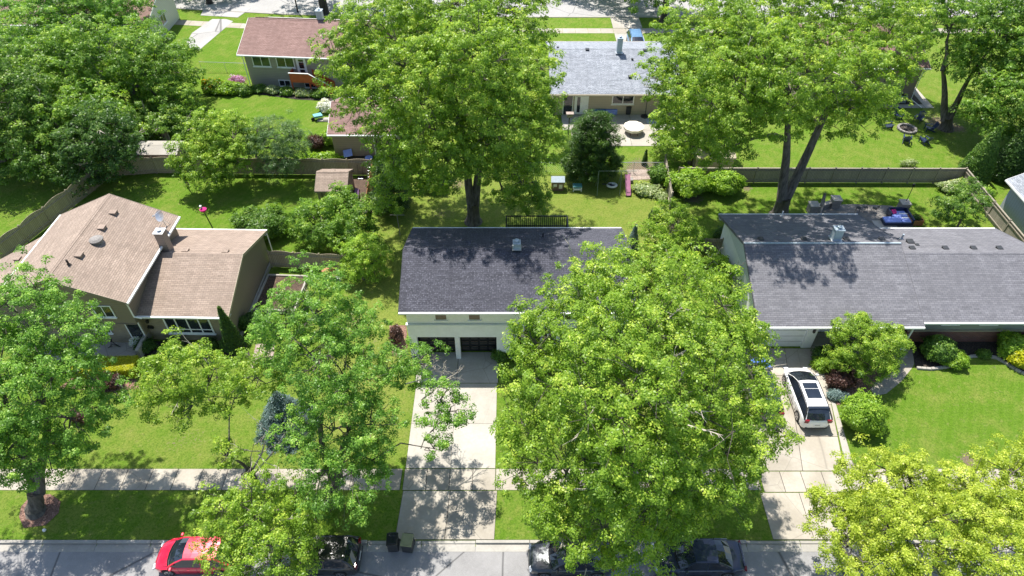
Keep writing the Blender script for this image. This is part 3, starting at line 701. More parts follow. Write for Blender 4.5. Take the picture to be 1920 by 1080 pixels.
def chimney(root, x, y, zb, zt, w=.62, d=.62, mat='galv', cap=True, prongs=0):
    m = MB().box(x - w / 2, x + w / 2, y - d / 2, y + d / 2, zb, zt); c = m.build('chimney', M[mat], root, bevel=.015)
    k = MB().box(x - w / 2 - .05, x + w / 2 + .05, y - d / 2 - .05, y + d / 2 + .05, zt, zt + .05)
    k.cyl(x, y, zt + .05, zt + .22, .11, n=10).cyl(x, y, zt + .22, zt + .27, .17, .05, n=10)
    for i in range(prongs):
        a = x - w / 2 + w * (i + .5) / prongs; k.tube([(a - .05, y, zt), (a + .06, y, zt + .28)], .012, 4).tube([(a + .05, y, zt), (a - .06, y, zt + .28)], .012, 4)
    k.build('chimney_cap', M['alu' if mat != 'galv' else 'galv'], c)
    MB().box(x - w / 2 - .09, x + w / 2 + .09, y - d / 2 - .16, y + d / 2 + .03, zb + .35, zb + .37).build('flashing', M['alu'], c)
    return c
def vent(root, x, y, zf, mat='sh_tan', s=.3, h=.13, name='roof_vent'):
    z = zf(x, y); m = MB()
    i = [(x - s / 2, y - s / 2, z - .12), (x + s / 2, y - s / 2, z - .12), (x + s / 2, y + s / 2, z - .12), (x - s / 2, y + s / 2, z - .12)]
    m.box(x - s / 2, x + s / 2, y - s / 2, y + s / 2, z - .15, z + h * .6); m.box(x - s * .58, x + s * .58, y - s * .58, y + s * .58, z + h * .6, z + h)
    m.build(name, M[mat], root, bevel=.01)
def pipe(root, x, y, zf, h=.35, r=.05, mat='dark', name='vent_pipe'):
    z = zf(x, y); m = MB().cyl(x, y, z - .1, z + h, r, n=8).cyl(x, y, z - .05, z + .07, r * 2.4, r * 1.3, 10); m.build(name, M[mat], root, smooth=False)
def downspout(root, x, y, zt, zb=0.05, dx=0, dy=-.25, mat='white'):
    MB().tube([(x, y, zt), (x, y + dy * .2, zt - .15), (x - dx * .1, y + .1, zt - .45), (x - dx * .1, y + .1, zb + .25), (x + dx, y + dy, zb)], .05, 6).build('downspout', M[mat], root)
def door(root, x0, x1, y, z0, z1, leaf='white', fr='white', glass=None, panels=None, name='door'):
    f = MB().box(x0 - .08, x0, y - .05, y, z0, z1 + .08).box(x1, x1 + .08, y - .05, y, z0, z1 + .08).box(x0, x1, y - .05, y, z1, z1 + .08).build('door_frame', M[fr], root)
    d = MB().box(x0, x1, y - .03, y - .004, z0, z1).build(name, M[leaf], root)
    if glass:
        g = MB()
        for (a, b, c, e) in glass: g.box(x0 + (x1 - x0) * a, x0 + (x1 - x0) * b, y - .036, y - .031, z0 + (z1 - z0) * c, z0 + (z1 - z0) * e)
        g.build('door_glass', M['glass'], d)
    MB().cyl(x1 - .1, y - .07, z0 + 1.0, z0 + 1.06, .03, n=8).box(x1 - .115, x1 - .085, y - .07, y - .03, z0 + 1.02, z0 + 1.04).build('handle', M['alu'], d); return d

# ------------------------------------------------------------------ H2: white house in the middle, charcoal roof
h = thing('house', 'white two storey house with charcoal shingle roof and two black garage doors', 'house', (.36, 35, 0))
ov = (.35, .35, .5, .5)
zf, _ = gable_block(h, -7.35, 8.07, 30.7, 39.3, 5.2, 6.86, 'x', 's_white', 'sh_char', ov, base=3.58, rake='sh_char')
lw = MB()
lw.box(-7.05, -6.5, 31.16, 31.5, -.1, 3.5).box(-1.06, .15, 31.16, 31.5, -.1, 3.5).box(-6.5, -1.06, 31.16, 31.5, 2.25, 3.5)
lw.box(-7.05, -6.85, 31.5, 38.8, -.1, 3.5).box(7.5, 7.77, 31.5, 38.8, -.1, 3.5).box(-6.85, 7.5, 38.6, 38.8, -.1, 3.5).box(-.15, .15, 31.5, 32.3, -.1, 3.5)
lw.box(.15, 7.77, 32.1, 32.3, -.1, 3.5)
lw.build('lower_wall', M['p_white'], h)
MB().box(-7.1, 7.8, 31.06, 31.3, 3.5, 3.575).box(-7.1, 7.8, 38.7, 38.85, 3.5, 3.575).build('belt_ledge', M['s_pale'], h)
MB().box(-3.92, -3.58, 31.14, 31.52, -.05, 2.25).build('pillar', M['white'], h, bevel=.01)
MB().box(-7.02, 7.7, 31.4, 38.7, 3.49, 3.56).build('floor_edge', M['white'], h)
for a, b in ((-6.45, -3.92), (-3.58, -1.08)):
    d = MB().box(a, b, 31.86, 31.92, 0, 2.3).build('garage_door', M['black'], h)
    for c_ in range(4):
        p = MB()
        for r_ in range(4):
            q = MB()
            w4 = (b - a) / 4; x0 = a + w4 * c_ + .07; z0 = .08 + r_ * .55
            p.box(x0, x0 + w4 - .14, 31.835, 31.859, z0 + .06, z0 + .42)
            q.box(x0 + .02, x0 + w4 - .16, 31.82, 31.834, z0 + .405, z0 + .43).box(x0 + .02, x0 + w4 - .16, 31.82, 31.834, z0 + .20, z0 + .215).build('door_trim', M['bronze'], d)
        p.build('door_panel_column', M['dark'], d)
for x in (-5.12, -2.9):
    window(h, (x, 31.2, 3.92), (1, 0, 0), .82, .95, 1, 0, 'white', 'blind', .05)
for x in (.6, 3.0, 5.6): window(h, (x, 31.2, 3.92), (1, 0, 0), .95, .95, 2, 0)
door(h, .95, 1.9, 32.1, .12, 2.25, 'black', 'black', [(.2, .8, .1, .9)]); window(h, (.3, 32.1, .2), (1, 0, 0), .42, 2.0, 1, 0, 'white'); window(h, (2.1, 32.1, .2), (1, 0, 0), .42, 2.0, 1, 0, 'white')
window(h, (3.3, 32.1, .9), (1, 0, 0), 2.2, 1.3, 3)
MB().box(.05, .12, 31.0, 31.12, .0, 3.45).build('downspout', M['black'], h)
c = chimney(h, .32, 35.1, 6.6, 7.35, .44, .42, 'galv', prongs=3)
pipe(h, 2.2, 37.4, zf); vent(h, -3.0, 36.2, zf, 'sh_char', .26, .06); vent(h, 4.6, 36.2, zf, 'sh_char', .26, .06)
for i in range(7): pass
dk = MB().box(-.5, 4.3, 38.85, 41.5, 3.4, 3.55)
dk = dk.build('deck_floor', M['wood_d'], h); 
m = MB()
for i in range(31): x = -.4 + i * 4.6 / 30; m.box(x - .02, x + .02, 41.44, 41.48, 3.55, 4.6)
for i in range(16):
    y = 38.9 + i * 2.5 / 16
    for x in (-.42, 4.22): m.box(x - .02, x + .02, y - .02, y + .02, 3.55, 4.6)
m.box(-.46, 4.26, 41.41, 41.51, 4.6, 4.65).box(-.47, -.37, 38.86, 41.41, 4.6, 4.65).box(4.17, 4.27, 38.86, 41.41, 4.6, 4.65).box(-.46, 4.26, 41.44, 41.48, 3.65, 3.71)
m.build('deck_railing', M['black'], h)
m = MB()
for x in (-.4, 1.9, 4.2): m.box(x - .05, x + .05, 41.4, 41.5, 0, 3.4)
m.build('deck_posts', M['black'], h)

# ------------------------------------------------------------------ H1: tan split level house on the left
h = thing('house', 'tan roofed split level house with taupe siding, tan brick and a four pane front window', 'house', (-26.5, 36.5, 0))
Z1, _ = gable_block(h, -34.35, -25.35, 31.75, 41.0, 5.0, 7.0, 'y', 's_taupe', 'sh_tan', (.4, .4, .4, .3), base=2.55, rake='s_taupe')
m = MB()
m.quad((-33.9, 32.55, -.1), (-25.85, 32.55, -.1), (-25.85, 32.55, 2.56), (-33.9, 32.55, 2.56)).quad((-33.9, 40.6, -.1), (-33.9, 32.55, -.1), (-33.9, 32.55, 2.56), (-33.9, 40.6, 2.56))
m.quad((-25.85, 32.55, -.1), (-25.85, 40.6, -.1), (-25.85, 40.6, 2.56), (-25.85, 32.55, 2.56)).quad((-25.85, 40.6, -.1), (-33.9, 40.6, -.1), (-33.9, 40.6, 2.56), (-25.85, 40.6, 2.56))
m.build('brick_wall', M['b_tan'], h)
MB().box(-33.95, -25.78, 32.1, 32.6, 2.5, 2.56).build('overhang_soffit', M['s_taupe'], h)
Z2, _ = gable_block(h, -26.9, -19.4, 32.5, 41.9, 3.0, 4.6, 'x', 's_taupe', 'sh_tan', (1.0, .25, .5, .4), roofname='lower_roof', rake='s_beige')
MB().quad((-25.9, 32.985, -.1), (-19.66, 32.985, -.1), (-19.66, 32.985, 2.8), (-25.9, 32.985, 2.8)).build('front_brick', M['b_tan'], h)
# left wing roof, falling to the left
m = MB(); A_ = [(-35.2, 39.7, 4.15), (-38.6, 38.0, 2.9), (-40.2, 33.4, 2.9), (-33.9, 33.2, 4.3), (-33.9, 39.9, 4.4)]
m.prism(A_, (0, 0, -.15)).build('wing_roof', M['sh_tan'], h)
m = MB(); B_ = [(-35.0, 39.2, -.1), (-38.1, 37.6, -.1), (-39.6, 33.9, -.1), (-33.9, 33.8, -.1)]
for i in range(3):
    a, b = B_[i], B_[(i + 1)]; ztop = [3.9, 2.85, 2.85, 3.9]; m.quad(a, b, (b[0], b[1], ztop[i + 1]), (a[0], a[1], ztop[i]))
m.build('wing_wall', M['s_taupe'], h)
vent(h, -36.3, 37.3, lambda x, y: 3.72, 'sh_tan', .4)
for px, py in ((628, 110), (566, 196), (445, 355)):
    g = G(px / 3, 360 + py / 3, 6.75); vent(h, g[0], g[1], Z1, 'sh_tan', .42, .16)
for px, py in ((1043, 322), (1270, 326)):
    g = G(px / 3, 360 + py / 3, 4.5); vent(h, g[0], g[1], Z2, 'sh_tan', .38, .12)
g = G(178, 447, 6.8); z = Z1(g[0], g[1])
MB().cyl(g[0], g[1], z - .2, z + .12, .36, n=20).lathe(g[0], g[1], [(.46, z + .12), (.46, z + .2), (.3, z + .3), (.05, z + .34)], 20).build('attic_fan', M['b_grey'], h)
g = G(133, 502, 6.5); pipe(h, g[0], g[1], Z1, .4, .07, 'bark_d')
g = G(309, 470, 4.7); c = chimney(h, g[0] - .1, g[1] + .5, 3.9, 6.1, .62, .62, 's_mauve')
# satellite dish on the right eave
g = (-25.75, 39.6); z = Z1(*g); d = MB().tube([(g[0] + .1, g[1], z - .05), (g[0], g[1], z + .35), (g[0] - .05, g[1] - .05, z + .95)], .03, 6)
d.tube([(g[0] + .2, g[1] + .35, z - .08), (g[0], g[1], z + .5)], .018, 5).tube([(g[0] - .3, g[1] - .35, z + .08), (g[0], g[1], z + .5)], .018, 5); dd = d.build('dish_mount', M['alu'], h)
m = MB(); nrm = np.array([-.35, -.75, .55]); nrm /= np.linalg.norm(nrm); a_ = np.cross(nrm, (0, 0, 1)); a_ /= np.linalg.norm(a_); b_ = np.cross(nrm, a_); cc = np.array([g[0] - .05, g[1] - .1, z + 1.0])
for k in range(4):
    for j in range(16):
        pass
rings = [[cc - nrm * (.10 * (1 - (k / 4) ** 2)) + (a_ * math.cos(j * .3927) + b_ * math.sin(j * .3927)) * (.42 * k / 4) for j in range(16)] for k in range(5)]
for k in range(4):
    for j in range(16): m.quad(rings[k][j], rings[k][(j + 1) % 16], rings[k + 1][(j + 1) % 16], rings[k + 1][j])
m.tube([cc - b_ * .4, cc + nrm * .5 - b_ * .05], .015, 5).tube([cc + nrm * .42, cc + nrm * .58], .05, 8)
m.build('dish_reflector', M['alu'], dd, smooth=False)
w = window(h, (-24.42, 32.975, .75), (1, 0, 0), 3.3, 2.05, 4, 1, 'white', 'glass', .11, gaps=[.42])
window(h, (-31.6, 32.14, 3.2), (1, 0, 0), 1.3, 1.1, 2); window(h, (-28.2, 32.14, 3.2), (1, 0, 0), 1.3, 1.1, 2); window(h, (-29.3, 32.54, 1.1), (1, 0, 0), 1.1, .9, 2)
door(h, -26.9, -26.0, 32.54, .2, 2.35, 'dark', 'white', [(.12, .88, .5, .95), (.12, .88, .06, .46)])
MB().box(-25.72, -25.42, 32.9, 32.98, 1.4, 1.5).box(-25.75, -25.35, 32.86, 32.975, 1.25, 1.42).build('mailbox', M['black'], h)
MB().lathe(-25.5, 32.82, [(.03, 2.2), (.1, 2.15), (.11, 1.95), (.05, 1.88)], 8).box(-25.53, -25.47, 32.82, 32.98, 2.05, 2.1).build('wall_lantern', M['black'], h)
downspout(h, -25.4, 31.75, 4.9, 3.3, .35, .2); downspout(h, -19.45, 32.6, 2.85, .1, .25, -.1); downspout(h, -19.45, 41.8, 2.85, .1, .2, .2)
MB().box(-26.1, -25.85, 31.1, 32.9, .1, .95).box(-27.6, -26.1, 31.0, 31.15, .1, .35).build('porch_wall', M['conc_old'], h)
MB().box(-19.62, -19.5, 32.6, 41.7, -.05, .35).build('foundation', M['conc_old'], h)
h.rotation_euler = (0, 0, R(-1.3))

# ------------------------------------------------------------------ H3: long grey roofed ranch on the right
h = thing('house', 'long ranch house with weathered grey shingle roof, white garage door and red brick base', 'house', (27, 37, 0))
Z3, _ = gable_block(h, 16.75, 28.05, 31.55, 43.9, 2.9, 5.13, 'x', 's_pale', 'sh_gray', (.45, .3, .6, .5), base=2.7, rake='sh_gray')
Z4, _ = gable_block(h, 28.08, 38.1, 31.87, 41.95, 3.015, 4.85, 'x', 's_sage', 'sh_gray', (.0, .6, .92, .5), roofname='wing_roof', base=1.27, rake='sh_gray')
m = MB().box(17.2, 17.9, 32.15, 32.4, -.1, 2.7).box(20.65, 21.35, 32.15, 32.4, -.1, 2.7).box(17.9, 20.65, 32.15, 32.4, 2.3, 2.7)
m.box(17.2, 17.4, 32.4, 43.4, -.1, 2.7).box(21.15, 21.35, 32.4, 33.9, -.1, 2.7).box(17.4, 27.75, 43.2, 43.4, -.1, 2.7).box(21.35, 27.75, 33.7, 33.9, -.1, 2.7)
m.build('garage_wall', M['p_white'], h)
MB().box(28.09, 37.5, 32.72, 41.6, -.1, 1.2).build('brick_base', M['b_red'], h)
MB().box(28.0, 37.53, 32.62, 32.8, 1.2, 1.262).build('brick_ledge', M['s_beige'], h)
MB().box(27.62, 27.75, 33.9, 43.0, -.1, 2.7).build('side_wall', M['s_pale'], h)
d = MB().box(17.9, 20.65, 32.3, 32.34, 0, 2.3).build('garage_door', M['p_white'], h); p = MB()
for r_ in range(4): p.box(17.92, 20.63, 32.292, 32.299, .56 * r_ + .53, .56 * r_ + .555)
p.build('door_seams', M['b_grey'], d)
MB().tube([(27.7, 31.95, 0), (27.7, 31.95, 2.75)], .075, 10).box(27.5, 27.9, 31.75, 32.15, 0, .3).build('porch_post', M['white'], h)
MB().lathe(21.0, 32.02, [(.03, 2.15), (.09, 2.1), (.1, 1.8), (.05, 1.72)], 8).box(20.97, 21.03, 32.0, 32.15, 1.95, 2.0).build('wall_lantern', M['black'], h)
door(h, 24.2, 25.2, 33.7, .1, 2.2, 's_sage', 'white', [(.2, .8, .5, .9)]); window(h, (22.1, 33.7, 1.0), (1, 0, 0), 1.6, 1.2, 2)
for a, b in ((30.2, 31.4), (32.9, 34.1)):
    window(h, (a, 32.77, 1.85), (1, 0, 0), b - a, .72, 2, 0, 'white', 'blind', .06)
    for s0 in (a - .52, b + .08): MB().box(s0, s0 + .44, 32.735, 32.77, 1.82, 2.6).build('shutter', M['black'], h)
window(h, (36.0, 32.77, 1.85), (1, 0, 0), 1.2, .72, 2, 0, 'white', 'blind', .06)
chimney(h, 23.55, 38.3, 4.7, 5.95, .62, .55, 'galv')
for px, py in ((440, 262), (683, 262), (922, 262), (1122, 262)): g = G(1280 + px / 3, 360 + py / 3, 5.0); vent(h, g[0], g[1], Z3, 'dark', .34, .12)
for px, py in ((1288, 320), (1474, 320), (1632, 320), (1778, 320)): g = G(1280 + px / 3, 360 + py / 3, 4.5); vent(h, g[0], g[1], Z4, 'dark', .34, .12)
g = G(1280 + 1280 / 3, 360 + 278 / 3, 4.2); vent(h, g[0], g[1], Z4, 'dark', .42, .16); g = G(1280 + 1318 / 3, 360 + 300 / 3, 4.3); vent(h, g[0], g[1], Z4, 'dark', .22, .08)
g = G(1280 + 1235 / 3, 360 + 255 / 3, 4.0); pipe(h, g[0], g[1], Z4, .45, .07, 'galv'); g = G(1463, 402, 3.0); pipe(h, g[0], g[1] - .3, Z3, .5, .05, 'white')
MB().box(16.72, 28.05, 37.6, 37.72, 5.10, 5.165).build('ridge_trim', M['galv'], h)

# ------------------------------------------------------------------ H4: raised ranch top left
h = thing('house', 'raised ranch house with reddish brown roof, sage siding and red wooden back stairs', 'house', (-22.2, 70, 0))
Z5, _ = gable_block(h, -29.8, -14.2, 70.0, 79.9, 3.9, 5.85, 'x', 's_green', 'sh_brown', (.5, .5, .55, .5))
window(h, (-28.5, 70.53, 2.35), (1, 0, 0), 2.0, 1.25, 2, 0, 'white', 'glass_g', .09); window(h, (-25.8, 70.53, 2.35), (1, 0, 0), 2.0, 1.25, 2, 0, 'white', 'glass_g', .09)
window(h, (-26.1, 70.53, -.02 + .1), (1, 0, 0), 1.35, .78, 2, 0, 'white', 'glass', .08); window(h, (-23.2, 70.53, .05), (1, 0, 0), 1.3, .6, 2, 0, 'white', 'glass', .08)
window(h, (-18.8, 70.53, 2.45), (1, 0, 0), 1.2, 1.1, 2, 0, 'white', 'glass', .08)
door(h, -23.5, -22.6, 70.53, 1.45, 3.5, 'white', 'white', [(.2, .8, .42, .92), (.2, .8, .08, .36)])
downspout(h, -29.35, 70.1, 3.8, .1, 0, -.1)
st = MB().box(-24.1, -22.0, 69.2, 70.5, 1.3, 1.42)
for i in range(8): x = -22.0 + i * .27; st.box(x, x + .3, 69.25, 70.45, 1.3 - (i + 1) * .165, 1.36 - (i + 1) * .165)
for x, zt in ((-24.05, 1.3), (-22.05, 1.3)): st.box(x - .06, x + .06, 69.22, 69.34, 0, zt)
sr = st.build('back_stairs', M['wood_r'], h)
m = MB()
m.prism([(-24.1, 69.17, 1.42), (-22.0, 69.17, 1.42), (-19.7, 69.17, .05), (-19.7, 69.17, 1.0), (-22.0, 69.17, 2.35), (-24.1, 69.17, 2.35)], (0, .05, 0))
m.prism([(-22.0, 70.45, 1.32), (-19.7, 70.45, 0), (-19.7, 70.45, .95), (-22.0, 70.45, 2.3)], (0, .05, 0)).box(-24.14, -24.09, 69.2, 70.5, 1.4, 2.35)
m.build('stair_railing', M['wood_r'], sr)
MB().prism([(-24.2, 69.12, 2.35), (-22.0, 69.12, 2.35), (-19.65, 69.12, .98), (-19.65, 69.12, 1.03), (-22.0, 69.12, 2.41), (-24.2, 69.12, 2.41)], (0, .15, 0)).build('handrail', M['s_pale'], sr)
chimney(h, -21.7, 75.3, 5.2, 6.8, .65, .6, 'galv'); pipe(h, -20.8, 72.6, Z5, .45, .07, 'alu')
MB().box(-29.0, -14.9, 75.0, 75.16, 5.83, 5.9).build('ridge_cap', M['mulch'], h)
h.rotation_euler = (0, 0, R(-4.8))
# its garage, half under the big maple
h = thing('garage', 'small brown roofed garage half hidden under the big back yard maple', 'garage', (-14.2, 57, 0))
gable_block(h, -17.5, -10.9, 56.5, 63.6, 2.6, 4.1, 'x', 's_mauve', 'sh_brown', (.3, .3, .35, .3))
door(h, -13.2, -12.4, 56.85, 0, 2.05, 's_mauve', 'white')

# ------------------------------------------------------------------ H5: blue-grey roofed house top centre
h = thing('house', 'beige ranch house with light blue grey shingle roof and a back patio', 'house', (10.6, 70, 0))
Z6, _ = gable_block(h, 3.9, 17.45, 63.9, 76.3, 2.8, 4.8, 'x', 's_beige', 'sh_blue', (.4, .4, .8, .5), trim='s_beige', rake='sh_blue')
window(h, (10.4, 64.7, 1.25), (1, 0, 0), 2.3, 1.15, 2, 0, 'white', 'glass', .1)
door(h, 5.4, 6.3, 64.7, .1, 2.3, 'glass', 'white'); door(h, 6.6, 7.9, 64.7, .1, 2.3, 'white', 'white', [(.15, .4, .1, .9)]); door(h, 13.6, 14.6, 64.7, .1, 2.1, 's_beige', 's_beige')
chimney(h, 11.35, 69.6, 4.3, 6.2, .55, .55, 'galv')
for px, py in ((593, 232), (1122, 236)): g = G(980 + px / 4.91, 50 + py / 4.91, 4.5); vent(h, g[0], g[1], Z6, 'dark', .35, .1)
for px, py, s_ in ((992, 442, .36), (1003, 345, .2), (320, 268, .22)): g = G(980 + px / 4.91, 50 + py / 4.91, 3.8); vent(h, g[0], g[1], Z6, 'dark', s_, .14)
# ------------------------------------------------------------------ H6, H7, H8 and sheds
h = thing('house', 'cream walled house with reddish brown roof in the far top left corner behind trees', 'house', (-51, 85, 0))
Z7, _ = gable_block(h, -62, -43.4, 80.2, 90.2, 3.1, 5.0, 'x', 's_cream', 'sh_brown', (.5, .5, .5, .5))
window(h, (-46.2, 80.69, 1.1), (1, 0, 0), 1.3, 1.2, 2); window(h, (-52, 80.69, 1.1), (1, 0, 0), 1.6, 1.2, 2)
window(h, (-43.88, 84.5, 1.1), (0, 1, 0), 1.5, 1.2, 2)
h = thing('house', 'grey sided house behind the big right tree beside the ring of chairs', 'house', (38, 71, 0))
gable_block(h, 30.5, 43.75, 67.2, 78.5, 4.0, 6.0, 'x', 's_mauve', 'sh_brown', (.4, .45, .5, .5)); downspout(h, 43.35, 67.4, 3.9, .05, .6, -1.3)
ac = thing('air_conditioner', 'grey outdoor air conditioner beside the grey house wall', 'air conditioner', (42.2, 67.4, 0))
MB().box(41.85, 42.6, 67.05, 67.65, .05, .85).build('casing', M['galv'], ac, bevel=.03); m = MB()
for i in range(8): m.box(41.84, 42.61, 67.04, 67.66, .12 + i * .08, .14 + i * .08)
m.build('grille', M['dark'], ac); MB().cyl(42.22, 67.35, .85, .88, .27, n=16).build('fan_guard', M['dark'], ac)
h = thing('shed', 'long grey metal sided shed with grey shingle roof at the right edge', 'shed', (45.5, 45, 0))
gable_block(h, 42.55, 48.6, 40.0, 48.7, 2.95, 4.6, 'y', 's_metal', 'sh_blue', (.45, .45, .4, .4))
h = thing('shed', 'small tan roofed garden shed inside the left scalloped fence', 'shed', (-15.8, 50.2, 0))
Zs, _ = gable_block(h, -17.15, -14.35, 48.5, 51.9, 1.85, 2.75, 'x', 's_taupe', 'sh_tan', (.12, .12, .2, .2), gutter=False, trim='s_taupe')
vent(h, -15.8, 50.6, Zs, 'sh_tan', .3, .1); door(h, -16.6, -15.2, 48.7, .05, 1.6, 's_taupe', 'dark')
h = thing('shed', 'low beige garden shed behind the grey fence beneath the right tree', 'shed', (19, 55.3, 0))
gable_block(h, 17.2, 20.9, 54.2, 56.6, 1.5, 2.1, 'x', 's_beige', 's_beige', (.08, .08, .1, .1), gutter=False, trim='s_beige')
door(h, 18.4, 19.8, 54.3, .05, 1.3, 's_beige', 's_beige')
h = thing('shed', 'low grey topped shed against the back fence under the left trees', 'shed', (-32, 55.6, 0))
gable_block(h, -35.4, -31.2, 54.3, 56.7, 1.8, 2.1, 'x', 's_mauve', 'conc_old', (.1, .1, .15, .15), gutter=False, trim='s_taupe'); door(h, -33.5, -32.4, 54.45, .05, 1.6, 's_taupe', 's_taupe')

# ------------------------------------------------------------------ fences
def fence(label, pts, H, mat, sec=2.4, arch=0.0, rail=True, capm=None, thick=.03, name='wooden_fence', both=False):
    root = thing(name, label, 'fence', (pts[0][0], pts[0][1], 0))
    for (x0, y0), (x1, y1) in zip(pts[:-1], pts[1:]):
        L = math.hypot(x1 - x0, y1 - y0); n = max(1, round(L / sec)); u = np.array([(x1 - x0) / L, (y1 - y0) / L, 0]); nn = np.array([-u[1], u[0], 0])
        for i in range(n):
            a = np.array([x0, y0, 0]) + u * (L * i / n + .05); w = L / n - .1; k = 9 if arch else 1
            top = [a + u * (w * j / k) + np.array([0, 0, H + arch * math.sin(math.pi * j / k)]) for j in range(k + 1)]
            m = MB().prism([a + (0, 0, .04), a + u * w + (0, 0, .04)] + top[::-1], nn * thick)
            if rail:
                for z in (.35, H - .25): m.obox(a + u * w / 2 - nn * .03 + np.array([0, 0, z]), u * w / 2, nn * .028, (0, 0, .045))
            if capm: m.obox(a + u * w / 2 + nn * .01 + np.array([0, 0, H + .02]), u * w / 2, nn * .07, (0, 0, .02))
            m.build('fence_panel', M[mat], root)
            p = np.array([x0, y0, 0]) + u * (L * i / n); q = MB().box(p[0] - .055, p[0] + .055, p[1] - .055, p[1] + .055, 0, H + .08); q.lathe(p[0], p[1], [(.085, H + .08), (.085, H + .11), (.01, H + .17)], 4)
            q.build('fence_post', M[mat], root)
    p = pts[-1]; MB().box(p[0] - .055, p[0] + .055, p[1] - .055, p[1] + .055, 0, H + .12).build('fence_post', M[mat], root)
    return root
fence('long weathered wooden fence behind the left back yard and garden shed', [(-37.6, 53.4), (-33.5, 53.9), (-13.0, 53.55)], 1.7, 'wood', arch=.12)
fence('scalloped wooden fence running along the left edge of the left yard', [(-41.3, 41.4), (-38.2, 51.2), (-37.6, 53.3)], 1.7, 'wood', arch=.22)
fence('scalloped tan fence joining the tan house to the side yard', [(-19.3, 40.75), (-13.1, 40.2)], 1.65, 'wood', arch=.13, sec=2.1)
fence('orange stained wooden fence beside the small tan shed', [(-12.9, 53.4), (-12.65, 47.4)], 1.65, 'wood_o', sec=2)
fence('long grey wooden fence behind the right back yard', [(15.3, 52.4), (41.4, 52.3)], 1.6, 'wood_g', sec=2.45, capm=1)
fence('weathered wooden fence with pale cap rail beside the grey metal shed', [(41.45, 52.3), (41.45, 42.2)], 1.6, 'wood_g', sec=2.45, capm=1)
fence('short wooden fence seen end on between the middle and right yards', [(14.3, 54.2), (13.95, 48.4)], 1.75, 'wood_g', sec=2.0)
fence('short low wooden fence panel beside the ranch house garage', [(14.4, 42.7), (17.2, 42.7)], 1.3, 'wood', sec=1.4)
def chain(label, pts, H=1.15):
    root = thing('chain_link_fence', label, 'fence', (pts[0][0], pts[0][1], 0)); rail = MB(); w = MB()
    for (x0, y0), (x1, y1) in zip(pts[:-1], pts[1:]):
        L = math.hypot(x1 - x0, y1 - y0); n = max(1, round(L / 2.6)); rail.tube([(x0, y0, H), (x1, y1, H)], .028, 6)
        f = lambda t, z: (x0 + (x1 - x0) * t, y0 + (y1 - y0) * t, z)
        for i in range(n + 1): q = MB().tube([f(i / n, 0), f(i / n, H + .05)], .03, 6); q.build('fence_post', M['alu'], root)
        k = int(L / .22)
        for i in range(k):
            t = i / k; d = min(H / L, 1); 
            if t + d <= 1: w.tube([f(t, .03), f(t + d, H)], .0035, 3, False).tube([f(t + d, .03), f(t, H)], .0035, 3, False)
    rail.build('top_rail', M['alu'], root); w.build('wire_mesh', M['alu'], root)
chain('chain link fence behind the swing set and conifer', [(.5, 54.0), (14.2, 54.0)])
chain('chain link fence beside the flower bed near the far left driveway', [(-36.0, 74.6), (-30.2, 74.2)])

